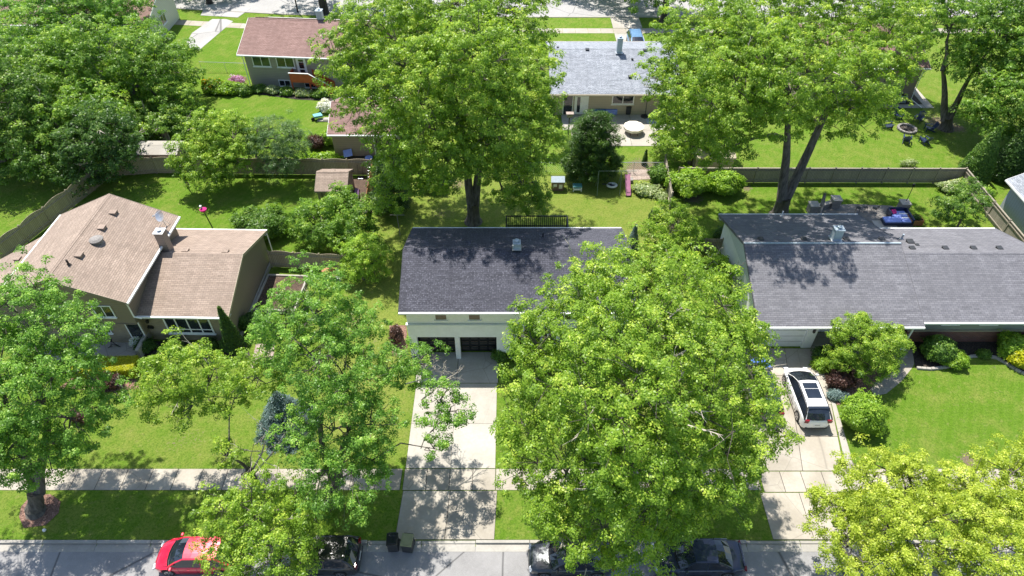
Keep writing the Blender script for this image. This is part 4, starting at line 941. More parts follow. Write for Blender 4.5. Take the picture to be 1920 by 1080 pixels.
# ------------------------------------------------------------------ vehicles
class LB(MB):                 # builder whose coordinates are already local to the parent
    def build(s, name, mat, parent=None, **k):
        off = wloc(parent); s.v = [tuple(np.array(v) + off) for v in s.v]; return MB.build(s, name, mat, parent, **k)
def car(label, cat, loc, rz, paint, L=4.7, Wd=1.82, kind='sedan', roofm=None, sunroof=False, group=None, name='parked_car', glassm='carglass'):
    root = thing(name, label, cat, loc, group); hw = Wd / 2
    T = {'sedan': dict(top=[(0, .55), (.02, .66), (.08, .76), (.2, .86), (.29, .93), (.5, .95), (.8, .98), (.93, 1.0), (.985, .93), (1, .72)], cab=(.27, .43, .67, .84), zr=1.44),
         'hatch': dict(top=[(0, .58), (.02, .70), (.08, .80), (.2, .92), (.27, .98), (.5, 1.0), (.85, 1.03), (.96, 1.02), (.99, .9), (1, .7)], cab=(.205, .41, .79, .955), zr=1.52),
         'suv': dict(top=[(0, .56), (.02, .72), (.07, .87), (.15, .98), (.25, 1.05), (.5, 1.08), (.9, 1.12), (.97, 1.08), (.99, .95), (1, .75)], cab=(.165, .41, .85, .965), zr=1.64)}[kind]
    xp, zp = zip(*T['top']); ztop = lambda f: float(np.interp(f, xp, zp))
    wf = lambda f: hw * float(np.interp(f, (0, .006, .018, .04, .08, .13, .22, .78, .88, .94, .975, .992, 1), (.40, .60, .74, .845, .92, .965, 1, 1, .975, .93, .85, .72, .58)))
    X = lambda f: L / 2 - f * L
    wr = .335; fa, ra = .185, .80; ar = .385 / L
    st = sorted(set([0, .006, .015, .03, .06, .1, .14, .24, .28, .34, .4, .5, .6, .7, .75, .86, .9, .94, .965, .98, .992, 1] +
                    [round(a + ar * math.cos(t * math.pi / 8), 4) for a in (fa, ra) for t in range(9)] + [fa - ar - .001, fa + ar + .001, ra - ar - .001, ra + ar + .001]))
    rings = []
    for f in st:
        zb = .2 + .12 * max(0, 1 - f / .03) + .14 * max(0, (f - .96) / .04)
        for a in (fa, ra):
            d = abs(f - a) / ar
            if d < 1.0: zb = max(zb, .33 + .385 * math.sqrt(max(0, 1 - d * d)))
        zt, w = ztop(f), wf(f); zm = zb + (zt - zb) * .5; zs = max(zb + .02, .45)
        h = [(0, zt + .012), (.45 * w, zt + .006), (.8 * w, zt - .015), (.93 * w, zt - .05), (.985 * w, zt - .12 if zt - .12 > zb else zt - .05), (w, zm + (zt - zm) * .35), (w * .992, zm), (w * .985, zb + (zm - zb) * .4), (w * .96, zb), (0, zb)]
        pts = h + [(-y, z) for y, z in h[-2:0:-1]]; rings.append([(X(f), y, z) for y, z in pts])
    b = LB(); n = len(rings[0])
    for r in rings: b.v += r
    for i in range(len(rings) - 1):
        for j in range(n): b.f.append((i * n + j, i * n + (j + 1) % n, (i + 1) * n + (j + 1) % n, (i + 1) * n + j)[::-1])
    b.f.append(tuple(range(n))); e = (len(rings) - 1) * n; b.f.append(tuple(e + j for j in range(n))[::-1])
    body = b.build('body', paint, root, smooth=True)
    LB().box(X(.06), X(.94), -hw * .86, hw * .86, .18, .62).build('underbody', M['black'], root)
    # cabin
    a, r1, r2, c = T['cab']; zr = T['zr']; wt = hw - .27; wb = hw - .07
    fs = [a, a + (r1 - a) * .5, r1, r1 + (r2 - r1) * .25, (r1 + r2) / 2, r1 + (r2 - r1) * .75, r2, r2 + (c - r2) * .5, c]
    kz = [0, .56, .965, .995, 1, .99, .95, .55, 0]; kw = [1, .6, .04, 0, 0, 0, .06, .5, .9]
    secs = []
    for f, z_, w_ in zip(fs, kz, kw):
        zb = ztop(f) - .01; z = zb + (zr - zb) * z_; w = wt + (wb - .05 - wt) * w_ if z_ < .9 else wt + .05 * w_
        bx_ = (.13 if f < .5 else -.10) * max(0, 1 - max(0, z_ - .5) * 1.2) if (f < r1 + .001 or f > r2 - .001) else 0
        secs.append([(X(f) + bx_, 0, z + .03 * min(1, z_ * 2)), (X(f) + bx_ * .75, w * .5, z + .024 * min(1, z_ * 2)), (X(f), w * .92, z), (X(f), w, z - .025 * min(1, z_ * 3)), (X(f), wb, zb - .03)])
    ws, rw, rf, sw = LB(), LB(), LB(), {1: LB(), -1: LB()}
    for i in range(8):
        A, B = secs[i], secs[i + 1]; tgt = ws if i < 2 else (rw if i > 5 else rf)
        for j in range(3):
            for s in (1, -1):
                q = [A[j], A[j + 1], B[j + 1], B[j]]; q = [(x, s * y, z) for x, y, z in q]; (tgt if (j < 2 or tgt is rf) else rf).quad(*(q if s == 1 else q[::-1]))
        for s in (1, -1):
            q = [(x, s * y, z) for x, y, z in (A[3], A[4], B[4], B[3])]; sw[s].quad(*(q if s == 1 else q[::-1]))
    ws.build('windshield', M[glassm], root); rw.build('rear_window', M[glassm], root); rf.build('roof_panel', roofm or paint, root, smooth=False)
    for s in (1, -1): sw[s].build('side_window', M[glassm], root)
    for s in (1, -1):
        pl = LB()
        for path, rr in (([secs[0][4], secs[1][3], secs[2][3]], .035), ([secs[8][4], secs[7][3], secs[6][3]], .05 if kind != 'sedan' else .06), ([secs[2][3], secs[4][3], secs[6][3]], .028)):
            pl.tube([(x, s * (y + .004), z) for x, y, z in path], rr, 6)
        for f in ((r1 + r2) / 2 + .01,): 
            t_ = secs[4][3]; pl.tube([(X(f), s * (t_[1] + .005), t_[2]), (X(f), s * (wb + .0), ztop(f) - .02)], .03, 6)
        pl.build('window_pillars', M['black'] if sunroof else paint, root)
    ro = LB(); ro.tube([(X(a) + .02, -wb * .86, ztop(a) - .0), (X(a) + .12, -wb * .45, ztop(a) + .006), (X(a) + .15, 0, ztop(a) + .01), (X(a) + .12, wb * .45, ztop(a) + .006), (X(a) + .02, wb * .86, ztop(a))], .03, 6); ro.build('cowl', M['black'], root)
    if sunroof: LB().box(X(r1 + .04), X(r1 + .30), -wt * .68, wt * .68, zr + .012, zr + .04).build('sunroof', M['carglass'], root, bevel=.01); LB().box(X(r1 + .14) - .012, X(r1 + .14) + .012, -wt * .68, wt * .68, zr + .035, zr + .043).build('roof_bar', paint, root)
    if kind == 'suv':
        for s in (1, -1): LB().tube([(X(r1 + .02), s * wt * .97, zr + .0), (X(r1 + .05), s * wt * .97, zr + .05), (X(r2 - .06), s * wt * .97, zr + .05), (X(r2 - .03), s * wt * .97, zr)], .018, 6).build('roof_rail', M['black'], root)
        LB().box(X(r2 + .028), X(r2 - .012), -wt * .96, wt * .96, zr - .035, zr + .015).build('rear_spoiler', M['carglass'] if sunroof else paint, root, bevel=.01)
    if kind == 'sedan': LB().box(X(.985), X(.965), -hw * .7, hw * .7, ztop(.965) + .0, ztop(.965) + .035).build('boot_lip', paint, root, bevel=.01)
    for s in (1, -1):
        seam = LB()
        for f in (.33, .55, .70): w = wf(f); seam.box(X(f) - .007, X(f) + .007, min(s * w * .99, s * (w + .003)), max(s * w * .99, s * (w + .003)), .35, .9)
        seam.tube([(X(.03), s * wf(.03) * .72, ztop(.03) + .006), (X(.15), s * hw * .80, ztop(.15) - .008), (X(a - .005), s * hw * .82, ztop(a) - .01)], .008, 4)
        seam.box(X(.62), X(.35), min(s * hw, s * (hw + .008)), max(s * hw, s * (hw + .008)), .42, .46); seam.build('door_gaps', M['black'], root)
    seam = LB().tube([(X(.03), -wf(.03) * .72, ztop(.03) + .007), (X(.026), 0, ztop(.026) + .02), (X(.03), wf(.03) * .72, ztop(.03) + .007)], .008, 4); seam.build('bonnet_gap', M['black'], root)
    for s in (1, -1):
        LB().box(X(a + .075), X(a + .045), min(s * (hw - .02), s * (hw + .17)), max(s * (hw - .02), s * (hw + .17)), ztop(.3) + .02, ztop(.3) + .15).build('mirror', paint, root, bevel=.03)
        LB().obox((X(.022), s * hw * .68, ztop(.02) - .06), (.06, .05 * s, 0), (-.02 * s, .16, 0), (0, 0, .055)).build('headlight', M['clear_l'], root, bevel=.02)
        LB().obox((X(.982), s * hw * .74, ztop(.96) - .12), (.06, -.06 * s, 0), (.02 * s, .13, 0), (0, 0, .09 if kind == 'sedan' else .13)).build('taillight', M['red_l'], root, bevel=.02)
        for f in (.45, .64): LB().box(X(f) - .09, X(f) + .09, min(s * wf(f), s * (wf(f) + .03)), max(s * wf(f), s * (wf(f) + .03)), ztop(f) - .2, ztop(f) - .17).build('door_handle', paint, root, bevel=.008)
    LB().box(X(1) - .012, X(1) + .02, -.26, .26, .62, .75).build('licence_plate', M['white'], root); LB().box(X(.004), X(-.002), -hw * .5, hw * .5, .4, .56).build('grille', M['black'], root)
    p = LB(); p.box(X(1) - .016, X(1) - .011, -.17, .17, .66, .71).build('plate_marks', M['b_grey'], root)
    LB().box(X(1) - .006, X(.985), -hw * .72, hw * .72, .3, .42).build('bumper_insert', M['dark'], root)
    for f in (fa, ra):
        for s in (1, -1):
            t = LB(); y0 = s * (hw - .22); y1 = s * (hw - .012)
            t.tube([(X(f), y0, wr), (X(f), y0 + s * .02, wr), (X(f), y1 - s * .02, wr), (X(f), y1, wr)], [wr * .9, wr, wr, wr * .93], 24); ty = t.build('wheel', M['rubber'], root, smooth=False)
            q = LB(); q.tube([(X(f), y1 - s * .03, wr), (X(f), y1 + s * .004, wr)], [.22, .235], 20)
            q.build('rim', M['rim'], ty); q = LB()
            for k in range(5):
                an = k * 2 * math.pi / 5; an2 = an + .63; q.obox((X(f) + .14 * math.cos(an2), y1 + s * .006, wr + .14 * math.sin(an2)), (.07 * math.cos(an2), 0, .07 * math.sin(an2)), (-.035 * math.sin(an2), 0, .035 * math.cos(an2)), (0, .003, 0))
            q.build('rim_openings', M['black'], ty)
    root.rotation_euler = (0, 0, rz); return root
PI = math.pi
P_red = m_paint('red_car_paint', c3('d0103a'), .1); P_white = m_paint('white_car_paint', (.78, .78, .76)); P_blk = m_paint('black_car_paint', (.012, .012, .014)); P_navy = m_paint('dark_blue_car_paint', (.018, .028, .055), .3)
P_grey = m_paint('dark_grey_car_paint', (.035, .042, .045), .3); P_sky = m_paint('light_blue_car_paint', (.16, .30, .50), .3); P_slate = m_paint('slate_car_paint', (.03, .038, .06), .3)
GS = 'cars parked along the near kerb'
car('bright red car parked at the near kerb, its rear half under foliage', 'car', (-17.15, 16.72, -.12), PI, P_red, 4.55, 1.8, 'hatch', group=GS)
car('black car with red tail lights parked behind the red car under the street tree', 'car', (-10.75, 16.68, -.12), PI, P_blk, 4.9, 1.9, 'suv', group=GS)
car('dark grey car almost hidden under the big bottom centre tree', 'car', (3.2, 16.6, -.12), PI, P_grey, 4.6, 1.82, 'sedan', group=GS)
car('dark blue black sedan parked at the kerb right of the big bottom centre tree', 'car', (10.15, 16.62, -.12), PI, P_navy, 4.95, 1.86, 'sedan', group=GS)
car('white car with dark glass sunroof parked on the right driveway', 'car', (19.35, 27.45, .014), PI / 2, P_white, 4.75, 1.9, 'suv', sunroof=True)
car('dark slate car on the right driveway, half hidden by tree leaves', 'car', (16.5, 28.0, .014), PI / 2, P_slate, 4.7, 1.84, 'suv', sunroof=True)
car('light blue car parked in front of the blue grey roofed house', 'car', (15.1, 80.6, .014), -PI / 2, P_sky, 4.8, 1.9, 'suv')

# ------------------------------------------------------------------ yard and street objects
def bin_(label, x, y, body, lid, rz=0.0, group=None, s=1.0, name='wheeled_bin'):
    r = thing(name, label, 'bin', (x, y, -.115 if y < 17.66 else 0.01), group)
    LB().prism([(-.24 * s, -.26 * s, .06), (.24 * s, -.26 * s, .06), (.24 * s, .26 * s, .06), (-.24 * s, .26 * s, .06)], (0, 0, .1)).prism([(-.29 * s, -.31 * s, .16), (.29 * s, -.31 * s, .16), (.29 * s, .33 * s, .16), (-.29 * s, .33 * s, .16)], (0, 0, .84 * s)).build('body', M[body], r, bevel=.03)
    LB().prism([(-.32 * s, -.36 * s, 1.0 * s), (.32 * s, -.36 * s, 1.0 * s), (.32 * s, .36 * s, 1.06 * s), (-.32 * s, .36 * s, 1.06 * s)], (0, 0, .05)).box(-.22 * s, .22 * s, -.28 * s, .2 * s, 1.07 * s, 1.10 * s).build('lid', M[lid], r, bevel=.02)
    for sx in (-1, 1): LB().tube([(sx * .22 * s, .34 * s, .13), (sx * .28 * s, .34 * s, .13)], .13, 14).build('wheel', M['rubber'], r)
    LB().tube([(-.25 * s, .42 * s, 1.0 * s), (.25 * s, .42 * s, 1.0 * s)], .02, 6).build('handle', M[body], r)
    r.rotation_euler = (0, 0, rz); return r
M['glossy'] = m_plain('glossy_black_plastic', (.02, .022, .025), .12); M['olive'] = m_plain('olive_plastic', (.20, .21, .10), .5)
bin_('black wheeled bin at the kerb beside the middle driveway', -6.6, 17.42, 'dark', 'glossy', .05, 'bins at the kerb'); bin_('olive lidded wheeled bin at the kerb beside the middle driveway', -5.78, 17.38, 'dark', 'olive', -.12, 'bins at the kerb')
bin_('black bin on the patio of the blue grey roofed house', *G(1177, 214)[:2], 'dark', 'dark', 0, None, .9)

def adirondack():
    r = thing('adirondack_chair', 'x', 'chair', (0, 0, 0), 'navy chairs round the fire pit'); s = LB()
    for i in range(5): s.obox((0, -.28 + i * .13, .38 - i * .03), (.27, 0, 0), (0, .055, -.012), (0, 0, .012))
    s.build('seat', M['navy'], r); b = LB()
    for i in range(7): x = (i - 3) * .085; b.obox((x, .48, .62 - abs(i - 3) * .02), (.037, 0, 0), (0, .012, .0), (x * .12, .17, .42 - abs(i - 3) * .035))
    b.build('backrest', M['navy'], r)
    for sx in (-1, 1):
        LB().box(sx * .34 - .06, sx * .34 + .06, -.4, .38, .56, .59).build('armrest', M['navy'], r)
        LB().box(sx * .3 - .02, sx * .3 + .02, -.36, -.26, 0, .56).build('leg', M['navy'], r); LB().obox((sx * .3, .15, .2), (.02, 0, 0), (0, .45, -.16), (0, .02, .05)).build('leg', M['navy'], r)
    return r
A0 = adirondack(); pit = G(1700, 243); ch = [((1682, 222), 'navy garden chair nearest the grey house wall, far left of the fire pit'), ((1720, 228), 'navy garden chair behind the fire pit, at the end of the white downspout'), ((1664, 240), 'navy garden chair at the left side of the fire pit'),
    ((1740, 245), 'navy garden chair at the right side of the fire pit, towards the forked tree'), ((1698, 266), 'navy garden chair in front of the fire pit, nearest the grey fence'), ((1731, 268), 'navy garden chair front right of the fire pit')]
for i, ((px, py), lb) in enumerate(ch):
    g = G(px, py); rz = math.atan2(pit[1] - g[1], pit[0] - g[0]) + PI / 2
    if i == 0: A0.location = (g[0], g[1], 0); A0.rotation_euler = (0, 0, rz); A0['label'] = lb
    else: copytree(A0, (g[0], g[1], 0), rz, lb)
r = thing('fire_pit', 'round stone fire pit ringed by navy chairs', 'fire pit', pit); rng_ = random.Random(5)
for k in range(16): a = k * PI / 8; LB().obox((.85 * math.cos(a), .85 * math.sin(a), .11), (.12 * math.cos(a), .12 * math.sin(a), 0), (-.155 * math.sin(a), .155 * math.cos(a), 0), (0, 0, .11)).build('stone', M['b_grey'], r, bevel=.03)
m = LB().lathe(0, 0, [(.75, .02), (.7, .06)], 16); m.build('ash_bed', M['soil'], r); m = LB()
for k in range(9): a = rng_.uniform(0, 6.3); m.tube([(.5 * math.cos(a), .5 * math.sin(a), .08), (-.4 * math.cos(a + .5), -.4 * math.sin(a + .5), .16)], .05, 6)
m.build('logs', M['bark'], r)

def pillar(px, py, h, label):
    g = G(px, py); r = thing('stone_pillar', label, 'pillar', g, 'stone pillars round the patio')
    LB().box(-.36, .36, -.36, .36, 0, h).build('shaft', M['b_grey'], r); LB().box(-.42, .42, -.42, .42, h, h + .09).build('capstone', M['conc_old'], r, bevel=.02); return g, r
pillar(1521, 398, .85, 'stone pillar left of the leaning log on the ranch patio'); pillar(1563, 387, .85, 'stone pillar right of the leaning log on the ranch patio')
g, r = pillar(1689, 397, 1.0, 'stone pillar with a dark pole beside the outdoor sofa')
LB().tube([(.1, .1, 1.05), (.35, .5, 2.35)], .03, 6).build('pole', M['black'], r); LB().lathe(.36, .52, [(.05, 2.3), (.12, 2.4), (.1, 2.6), (.02, 2.66)], 8).build('lantern', M['black'], r)
a = G(1531, 404); w_ = thing('low_stone_wall', 'low stone wall joining the two left patio pillars', 'wall', (28.7, 47.7, 0)); x1, y1 = G(1524, 395)[:2]; x2, y2 = G(1562, 386)[:2]
MB().prism([(x1 + .3, y1 - .1, 0), (x2 - .3, y2 - .2, 0), (x2 - .3, y2 + .15, 0), (x1 + .3, y1 + .25, 0)], (0, 0, .45)).build('wall_body', M['b_grey'], w_); MB().prism([(x1 + .3, y1 - .15, .45), (x2 - .3, y2 - .25, .45), (x2 - .3, y2 + .2, .45), (x1 + .3, y1 + .3, .45)], (0, 0, .06)).build('coping', M['conc_old'], w_)
g = G(1534, 404); e = YP(1547, 362, g[1] + .9); o = MB().tube([g, [(g[i] + e[i]) / 2 + (.06, 0, .05)[i] for i in range(3)], e], [.2, .17, .12], 8).build('leaning_log', M['bark_l'], None, smooth=True); tag(o, 'bare leaning log standing between the two left patio pillars', 'log')
def iron_chair():
    r = thing('iron_chair', 'x', 'chair', (0, 0, 0), 'black iron patio chairs'); LB().lathe(0, 0, [(.2, .43), (.2, .45)], 12).build('seat', M['black'], r)
    m = LB()
    for a in (.8, 2.35, 3.9, 5.5): m.tube([(.18 * math.cos(a), .18 * math.sin(a), .43), (.24 * math.cos(a), .24 * math.sin(a), 0)], .014, 5)
    m.build('legs', M['black'], r); m = LB()
    for k in range(5): x = (k - 2) * .09; m.tube([(x, .19, .44), (x * 1.1, .26, .9 - .02 * abs(k - 2))], .01, 4)
    m.tube([(-.2, .26, .84), (-.1, .27, .92), (.1, .27, .92), (.2, .26, .84)], .014, 5).build('backrest', M['black'], r); return r
I0 = iron_chair()
for i, (px, py, rz, lb) in enumerate(((1607, 397, 2.6, 'leftmost black iron chair at the patio edge'), (1620, 396, 3.3, 'middle black iron chair at the patio edge'), (1637, 398, 3.7, 'black iron chair nearest the outdoor sofa'))):
    g = G(px, py)
    if i == 0: I0.location = g; I0.rotation_euler = (0, 0, rz); I0['label'] = lb
    else: copytree(I0, g, rz, lb)
r = thing('outdoor_sofa', 'navy corner sofa with blue cushions and striped throw on the stone patio', 'sofa', G(1678, 417)); 
LB().box(-1.2, 1.15, -.55, .3, .05, .3).box(-.35, 1.15, .3, 1.15, .05, .3).build('base', M['navy'], r, bevel=.03)
LB().box(-1.15, .28, -.5, .28, .3, .45).build('cushion', M['cush'], r, bevel=.05); LB().box(.32, 1.1, -.5, .28, .3, .45).build('cushion', M['cush'], r, bevel=.05); LB().box(-.3, 1.1, .32, 1.1, .3, .45).build('cushion', M['cush'], r, bevel=.05)
LB().box(-.45, -.32, .3, 1.15, .3, .75).box(-.32, 1.15, 1.12, 1.27, .3, .75).box(1.15, 1.28, -.55, 1.27, .05, .72).build('backrest', M['navy'], r, bevel=.04)
LB().obox((.0, .78, .55), (.2, .06, 0), (-.05, .17, .1), (0, -.04, .09)).build('pillow', M['magenta'], r, bevel=.05)
for k in range(4):
    LB().box(.45, 1.3, .55 - k * .28, .7 - k * .28, .452 + .002 * k, .475).build('throw_stripe', M['white' if k % 2 == 0 else 'cush'], r, bevel=.01)
r = thing('planter_box', 'brown wooden planter box beside the outdoor sofa', 'planter', G(1713, 417)); LB().box(-.55, .55, -.45, -.4, 0, .5).box(-.55, .55, .4, .45, 0, .5).box(-.55, -.5, -.4, .4, 0, .5).box(.5, .55, -.4, .4, 0, .5).build('box_sides', M['wood_o'], r); LB().box(-.5, .5, -.4, .4, 0, .42).build('soil_fill', M['soil'], r)
g = G(1713, 417); shrub('planter_herbs', 'green herbs growing in the brown planter box', (g[0], g[1]), (.42, .34, .35), 'dark', .1, 160, 901, z0=.42, cat='plant')

# swing set, tyre ring, playhouse, toy table
r = thing('swing_set', 'thin metal swing set with a purple slide in the shade of the conifer', 'swing set', G(1140, 360)); H_ = 2.15; m = LB()
for x in (-1.0, 1.05): m.tube([(x - .05, -.55, 0), (x, .2, H_), (x - .05, .95, 0)], .022, 6)
m.tube([(-1.0, .2, H_), (2.4, .2, H_)], .022, 6).build('frame', m_plain('green_grey_metal', (.2, .25, .2), .5), r)
for x in (-.55, -.05): LB().tube([(x - .02, .2, H_), (x, .2, .75)], .008, 4).tube([(x + .32, .2, H_), (x + .3, .2, .75)], .008, 4).box(x - .04, x + .34, .12, .28, .72, .75).build('swing', M['dark'], r)
m = LB(); m.prism([(1.55, -.75, .12), (1.95, -.75, .12), (1.95, .95, 1.25), (1.55, .95, 1.25)], (0, 0, .03)).prism([(1.52, -.75, .12), (1.56, -.75, .12), (1.56, .95, 1.25), (1.52, .95, 1.25)], (0, 0, .13)).prism([(1.94, -.75, .12), (1.98, -.75, .12), (1.98, .95, 1.25), (1.94, .95, 1.25)], (0, 0, .13)); m.build('slide', M['pink'], r)
m = LB()
for k in range(4): m.box(1.55, 1.95, 1.0 + .06 * (3 - k), 1.04 + .06 * (3 - k), .25 + k * .28, .3 + k * .28)
m.tube([(1.55, 1.3, 0), (1.55, 1.0, 1.3)], .02, 5).tube([(1.95, 1.3, 0), (1.95, 1.0, 1.3)], .02, 5).build('ladder', M['dark'], r)
r = thing('saucer_swing', 'round white rimmed toy ring lying under the swing set', 'toy', G(1147, 352)); m = LB()
n_ = 20; m.tube([(.4 * math.cos(k * 2 * PI / n_), .3 * math.sin(k * 2 * PI / n_), .28) for k in range(n_ + 1)], .11, 8, False).build('rim_ring', M['white'], r, smooth=True); LB().lathe(0, 0, [(.3, .2), (.22, .1)], 14).build('centre', M['navy'], r)
r = thing('playhouse', 'small brown plastic playhouse with blue and white roof beside the big maple', 'playhouse', G(1045, 353)); LB().box(-.55, .55, -.4, .4, 0, .95).build('wall', m_plain('brown_plastic', (.20, .12, .08), .6), r, bevel=.02)
LB().prism([(-.62, -.5, .95), (.62, -.5, .95), (.62, 0, 1.3), (-.62, 0, 1.3)], (0, 0, .05)).prism([(-.62, 0, 1.3), (.62, 0, 1.3), (.62, .5, .95), (-.62, .5, .95)], (0, 0, .05)).build('roof', M['galv'], r); LB().box(-.4, -.08, -.42, -.4, .45, .75).box(.1, .42, -.42, -.4, .25, .7).build('window_panels', M['tarp'], r)
r = thing('toy_table', 'small teal and white plastic toy table on the lawn by the playhouse', 'toy', G(1082, 356)); LB().box(-.42, .42, -.3, .3, .45, .55).build('table_top', M['teal'], r, bevel=.04); LB().box(-.38, .38, -.28, .26, .12, .3).build('shelf', M['white'], r, bevel=.03)
for sx in (-1, 1):
    for sy in (-1, 1): LB().box(sx * .36 - .04, sx * .36 + .04, sy * .24 - .04, sy * .24 + .04, 0, .45).build('leg', M['white'], r)
g = G(750, 440); r = thing('clothesline_post', 'thin T shaped clothesline post in the side yard left of the charcoal roof', 'post', g); LB().tube([(0, 0, 0), (-.02, 0, 2.1)], .035, 6).build('pole', M['b_grey'], r); LB().tube([(-.6, 0, 2.1), (.6, 0, 2.1)], .025, 6).build('crossbar', M['b_grey'], r)
g = G(399, 428); r = thing('bird_feeder', 'bird feeder pole with a red flower basket in the left back yard', 'bird feeder', g); LB().tube([(0, 0, 0), (-.25, 0, 2.2)], .05, 6).build('pole', M['dark'], r); LB().lathe(-.2, 0, [(.1, 1.75), (.28, 1.95), (.3, 2.05), (.1, 2.15)], 10).build('basket', M['magenta'], r); LB().box(-.4, -.25, -.08, .08, 2.2, 2.4).build('feeder', M['white'], r)
# street lamp on the far verge
g = G(558.5, 23); r = thing('street_lamp', 'dark street lamp pole on the far verge above the reddish brown roof', 'street lamp', g); LB().tube([(0, 0, 0), (0, 0, .5), (0, .02, 8)], [.12, .1, .07], 8).build('pole', M['bark_d'], r); LB().tube([(0, 0, 7.8), (.3, .9, 8.2), (.6, 1.9, 8.3)], .035, 6).build('arm', M['bark_d'], r); LB().obox((.66, 2.2, 8.3), (.1, .3, 0), (.1, -.03, 0), (0, 0, .06)).build('lamp_head', M['galv'], r)
# patio things of the blue-grey house
r = thing('patio_table', 'covered round patio table in cream cloth on the white patio', 'table', G(1187, 249)); LB().lathe(0, 0, [(.95, .62), (1.02, .5), (1.05, .78), (.9, .84), (.3, .86)], 10).build('cover', M['tarp'], r, smooth=False); m = LB()
for k in range(6): a = k * PI / 3; m.tube([(.75 * math.cos(a), .75 * math.sin(a), 0), (.7 * math.cos(a), .7 * math.sin(a), .6)], .03, 5)
m.build('legs', M['bark_d'], r)
r = thing('bench', 'brown wooden bench with blue cushions by the white patio door', 'bench', G(1092, 208)); LB().box(-.7, .7, -.25, .25, .4, .46).build('seat', M['wood_d'], r); LB().box(-.6, .6, .05, .22, .46, .85).build('cushion', M['navy'], r, bevel=.04)
for sx in (-1, 1): LB().box(sx * .6 - .04, sx * .6 + .04, -.22, .22, 0, .4).build('leg', M['wood_d'], r)
for px, py, w_, lb in ((1122, 216, .8, 'white chest with blue cloth on the shaded patio'), (1143, 213, .75, 'low blue and white kiddie pool propped on the shaded patio')):
    r = thing('storage_chest' if w_ > .78 else 'paddling_pool', lb, 'chest' if w_ > .78 else 'pool', G(px, py)); LB().box(-w_, w_, -.35, .35, .05, .6).build('body', M['white' if w_ > .78 else 'cush'], r, bevel=.05); LB().box(-w_ * .95, w_ * .95, -.3, .33, .6, .68).build('cloth', M['bluetarp'], r, bevel=.03)
r = thing('lounge_chair', 'dark folded lounge chair against the beige patio wall', 'chair', G(1160, 210)); LB().obox((0, 0, .35), (.6, 0, .05), (0, .28, 0), (0, 0, .03)).build('seat', M['dark'], r); LB().obox((.7, 0, .6), (.2, 0, .28), (0, .28, 0), (.02, 0, .03)).build('backrest', M['dark'], r)
for sx in (-.4, .5): LB().tube([(sx, -.25, 0), (sx, 0, .33), (sx, .25, 0)], .02, 5).build('leg', M['dark'], r)
r = thing('patio_heater', 'dark patio heater with a round base on the shaded patio', 'heater', G(1209, 219)); LB().lathe(0, 0, [(.45, 0), (.45, .08), (.05, .12)], 14).build('base', M['dark'], r); LB().tube([(0, 0, .1), (0, 0, 2.1)], .035, 6).build('pole', M['dark'], r); LB().lathe(0, 0, [(.4, 2.1), (.38, 2.16), (.05, 2.26)], 14).build('hood', M['dark'], r)
r = thing('door_mat', 'grey mat with a dark tile at the right end of the shaded patio', 'mat', G(1222, 226)); LB().box(-.6, .6, -.7, .7, .035, .06).build('mat_sheet', M['galv'], r); LB().box(-.2, .5, .1, .5, .06, .08).build('tile', M['dark'], r)
for px, py, s_, lb in ((1077, 257, .26, 'larger dark plant pot at the front corner of the white patio'), (1088, 258, .2, 'smaller dark pot beside the larger one on the white patio')):
    r = thing('plant_pot', lb, 'pot', G(px, py)); LB().lathe(0, 0, [(s_ * .7, .03), (s_, .5), (s_ * 1.1, .55), (s_ * .8, .5)], 12).build('pot', M['dark'], r)
g = G(1077, 257); shrub('potted_plant', 'green plant growing in the larger patio pot', (g[0], g[1]), (.32, .32, .5), 'mid', .12, 90, 902, z0=.5, cat='plant')
r = thing('garden_pole', 'dark pole with a feeder at the left corner of the white patio', 'pole', G(1065, 262)); LB().tube([(0, 0, 0), (0, 0, 2.6)], .05, 6).build('pole', M['bark_d'], r); LB().box(-.25, .3, -.2, .2, 2.6, 2.95).prism([(-.35, -.25, 2.95), (.4, -.25, 2.95), (.4, .25, 2.95), (-.35, .25, 2.95)], (0, 0, .05)).build('feeder_house', M['gravel'], r)
r = thing('garden_pole', 'thin pole at the right corner of the white patio', 'pole', G(1222, 262)); LB().tube([(0, 0, 0), (0, 0, 2.2)], .03, 6).build('pole', M['dark'], r); LB().tube([(0, 0, 2.2), (.3, 0, 2.25), (.32, 0, 2.0)], .015, 5).build('hook', M['dark'], r)
# garden junk
def simple(name, label, cat, g, parts, rz=0):
    r = thing(name, label, cat, g)
    for nm, mb, mt in parts: mb.build(nm, M[mt], r, bevel=.015)
    r.rotation_euler = (0, 0, rz); return r
M['terra'] = m_plain('terracotta', (.36, .16, .08), .8)
simple('terracotta_pot', 'tall terracotta pot by the scalloped tan fence', 'pot', G(614, 519), [('pot', LB().lathe(0, 0, [(.2, .02), (.3, .6), (.34, .7), (.25, .68)], 12), 'terra')])
simple('garden_chair', 'brown folded garden chair by the scalloped tan fence', 'chair', G(625, 521), [('seat', LB().box(-.25, .25, -.25, .25, .35, .4), 'terra'), ('backrest', LB().box(-.25, .25, .2, .25, .4, .85), 'terra'), ('legs', LB().box(-.25, -.2, -.25, .25, 0, .35).box(.2, .25, -.25, .25, 0, .35), 'dark')], .4)
simple('watering_can', 'white watering can on the grass by the scalloped tan fence', 'watering can', G(635, 525), [('body', LB().lathe(0, 0, [(.2, .02), (.2, .3), (.1, .38)], 12), 'white'), ('spout', LB().tube([(.15, 0, .1), (.4, 0, .4)], .03, 6), 'white')])
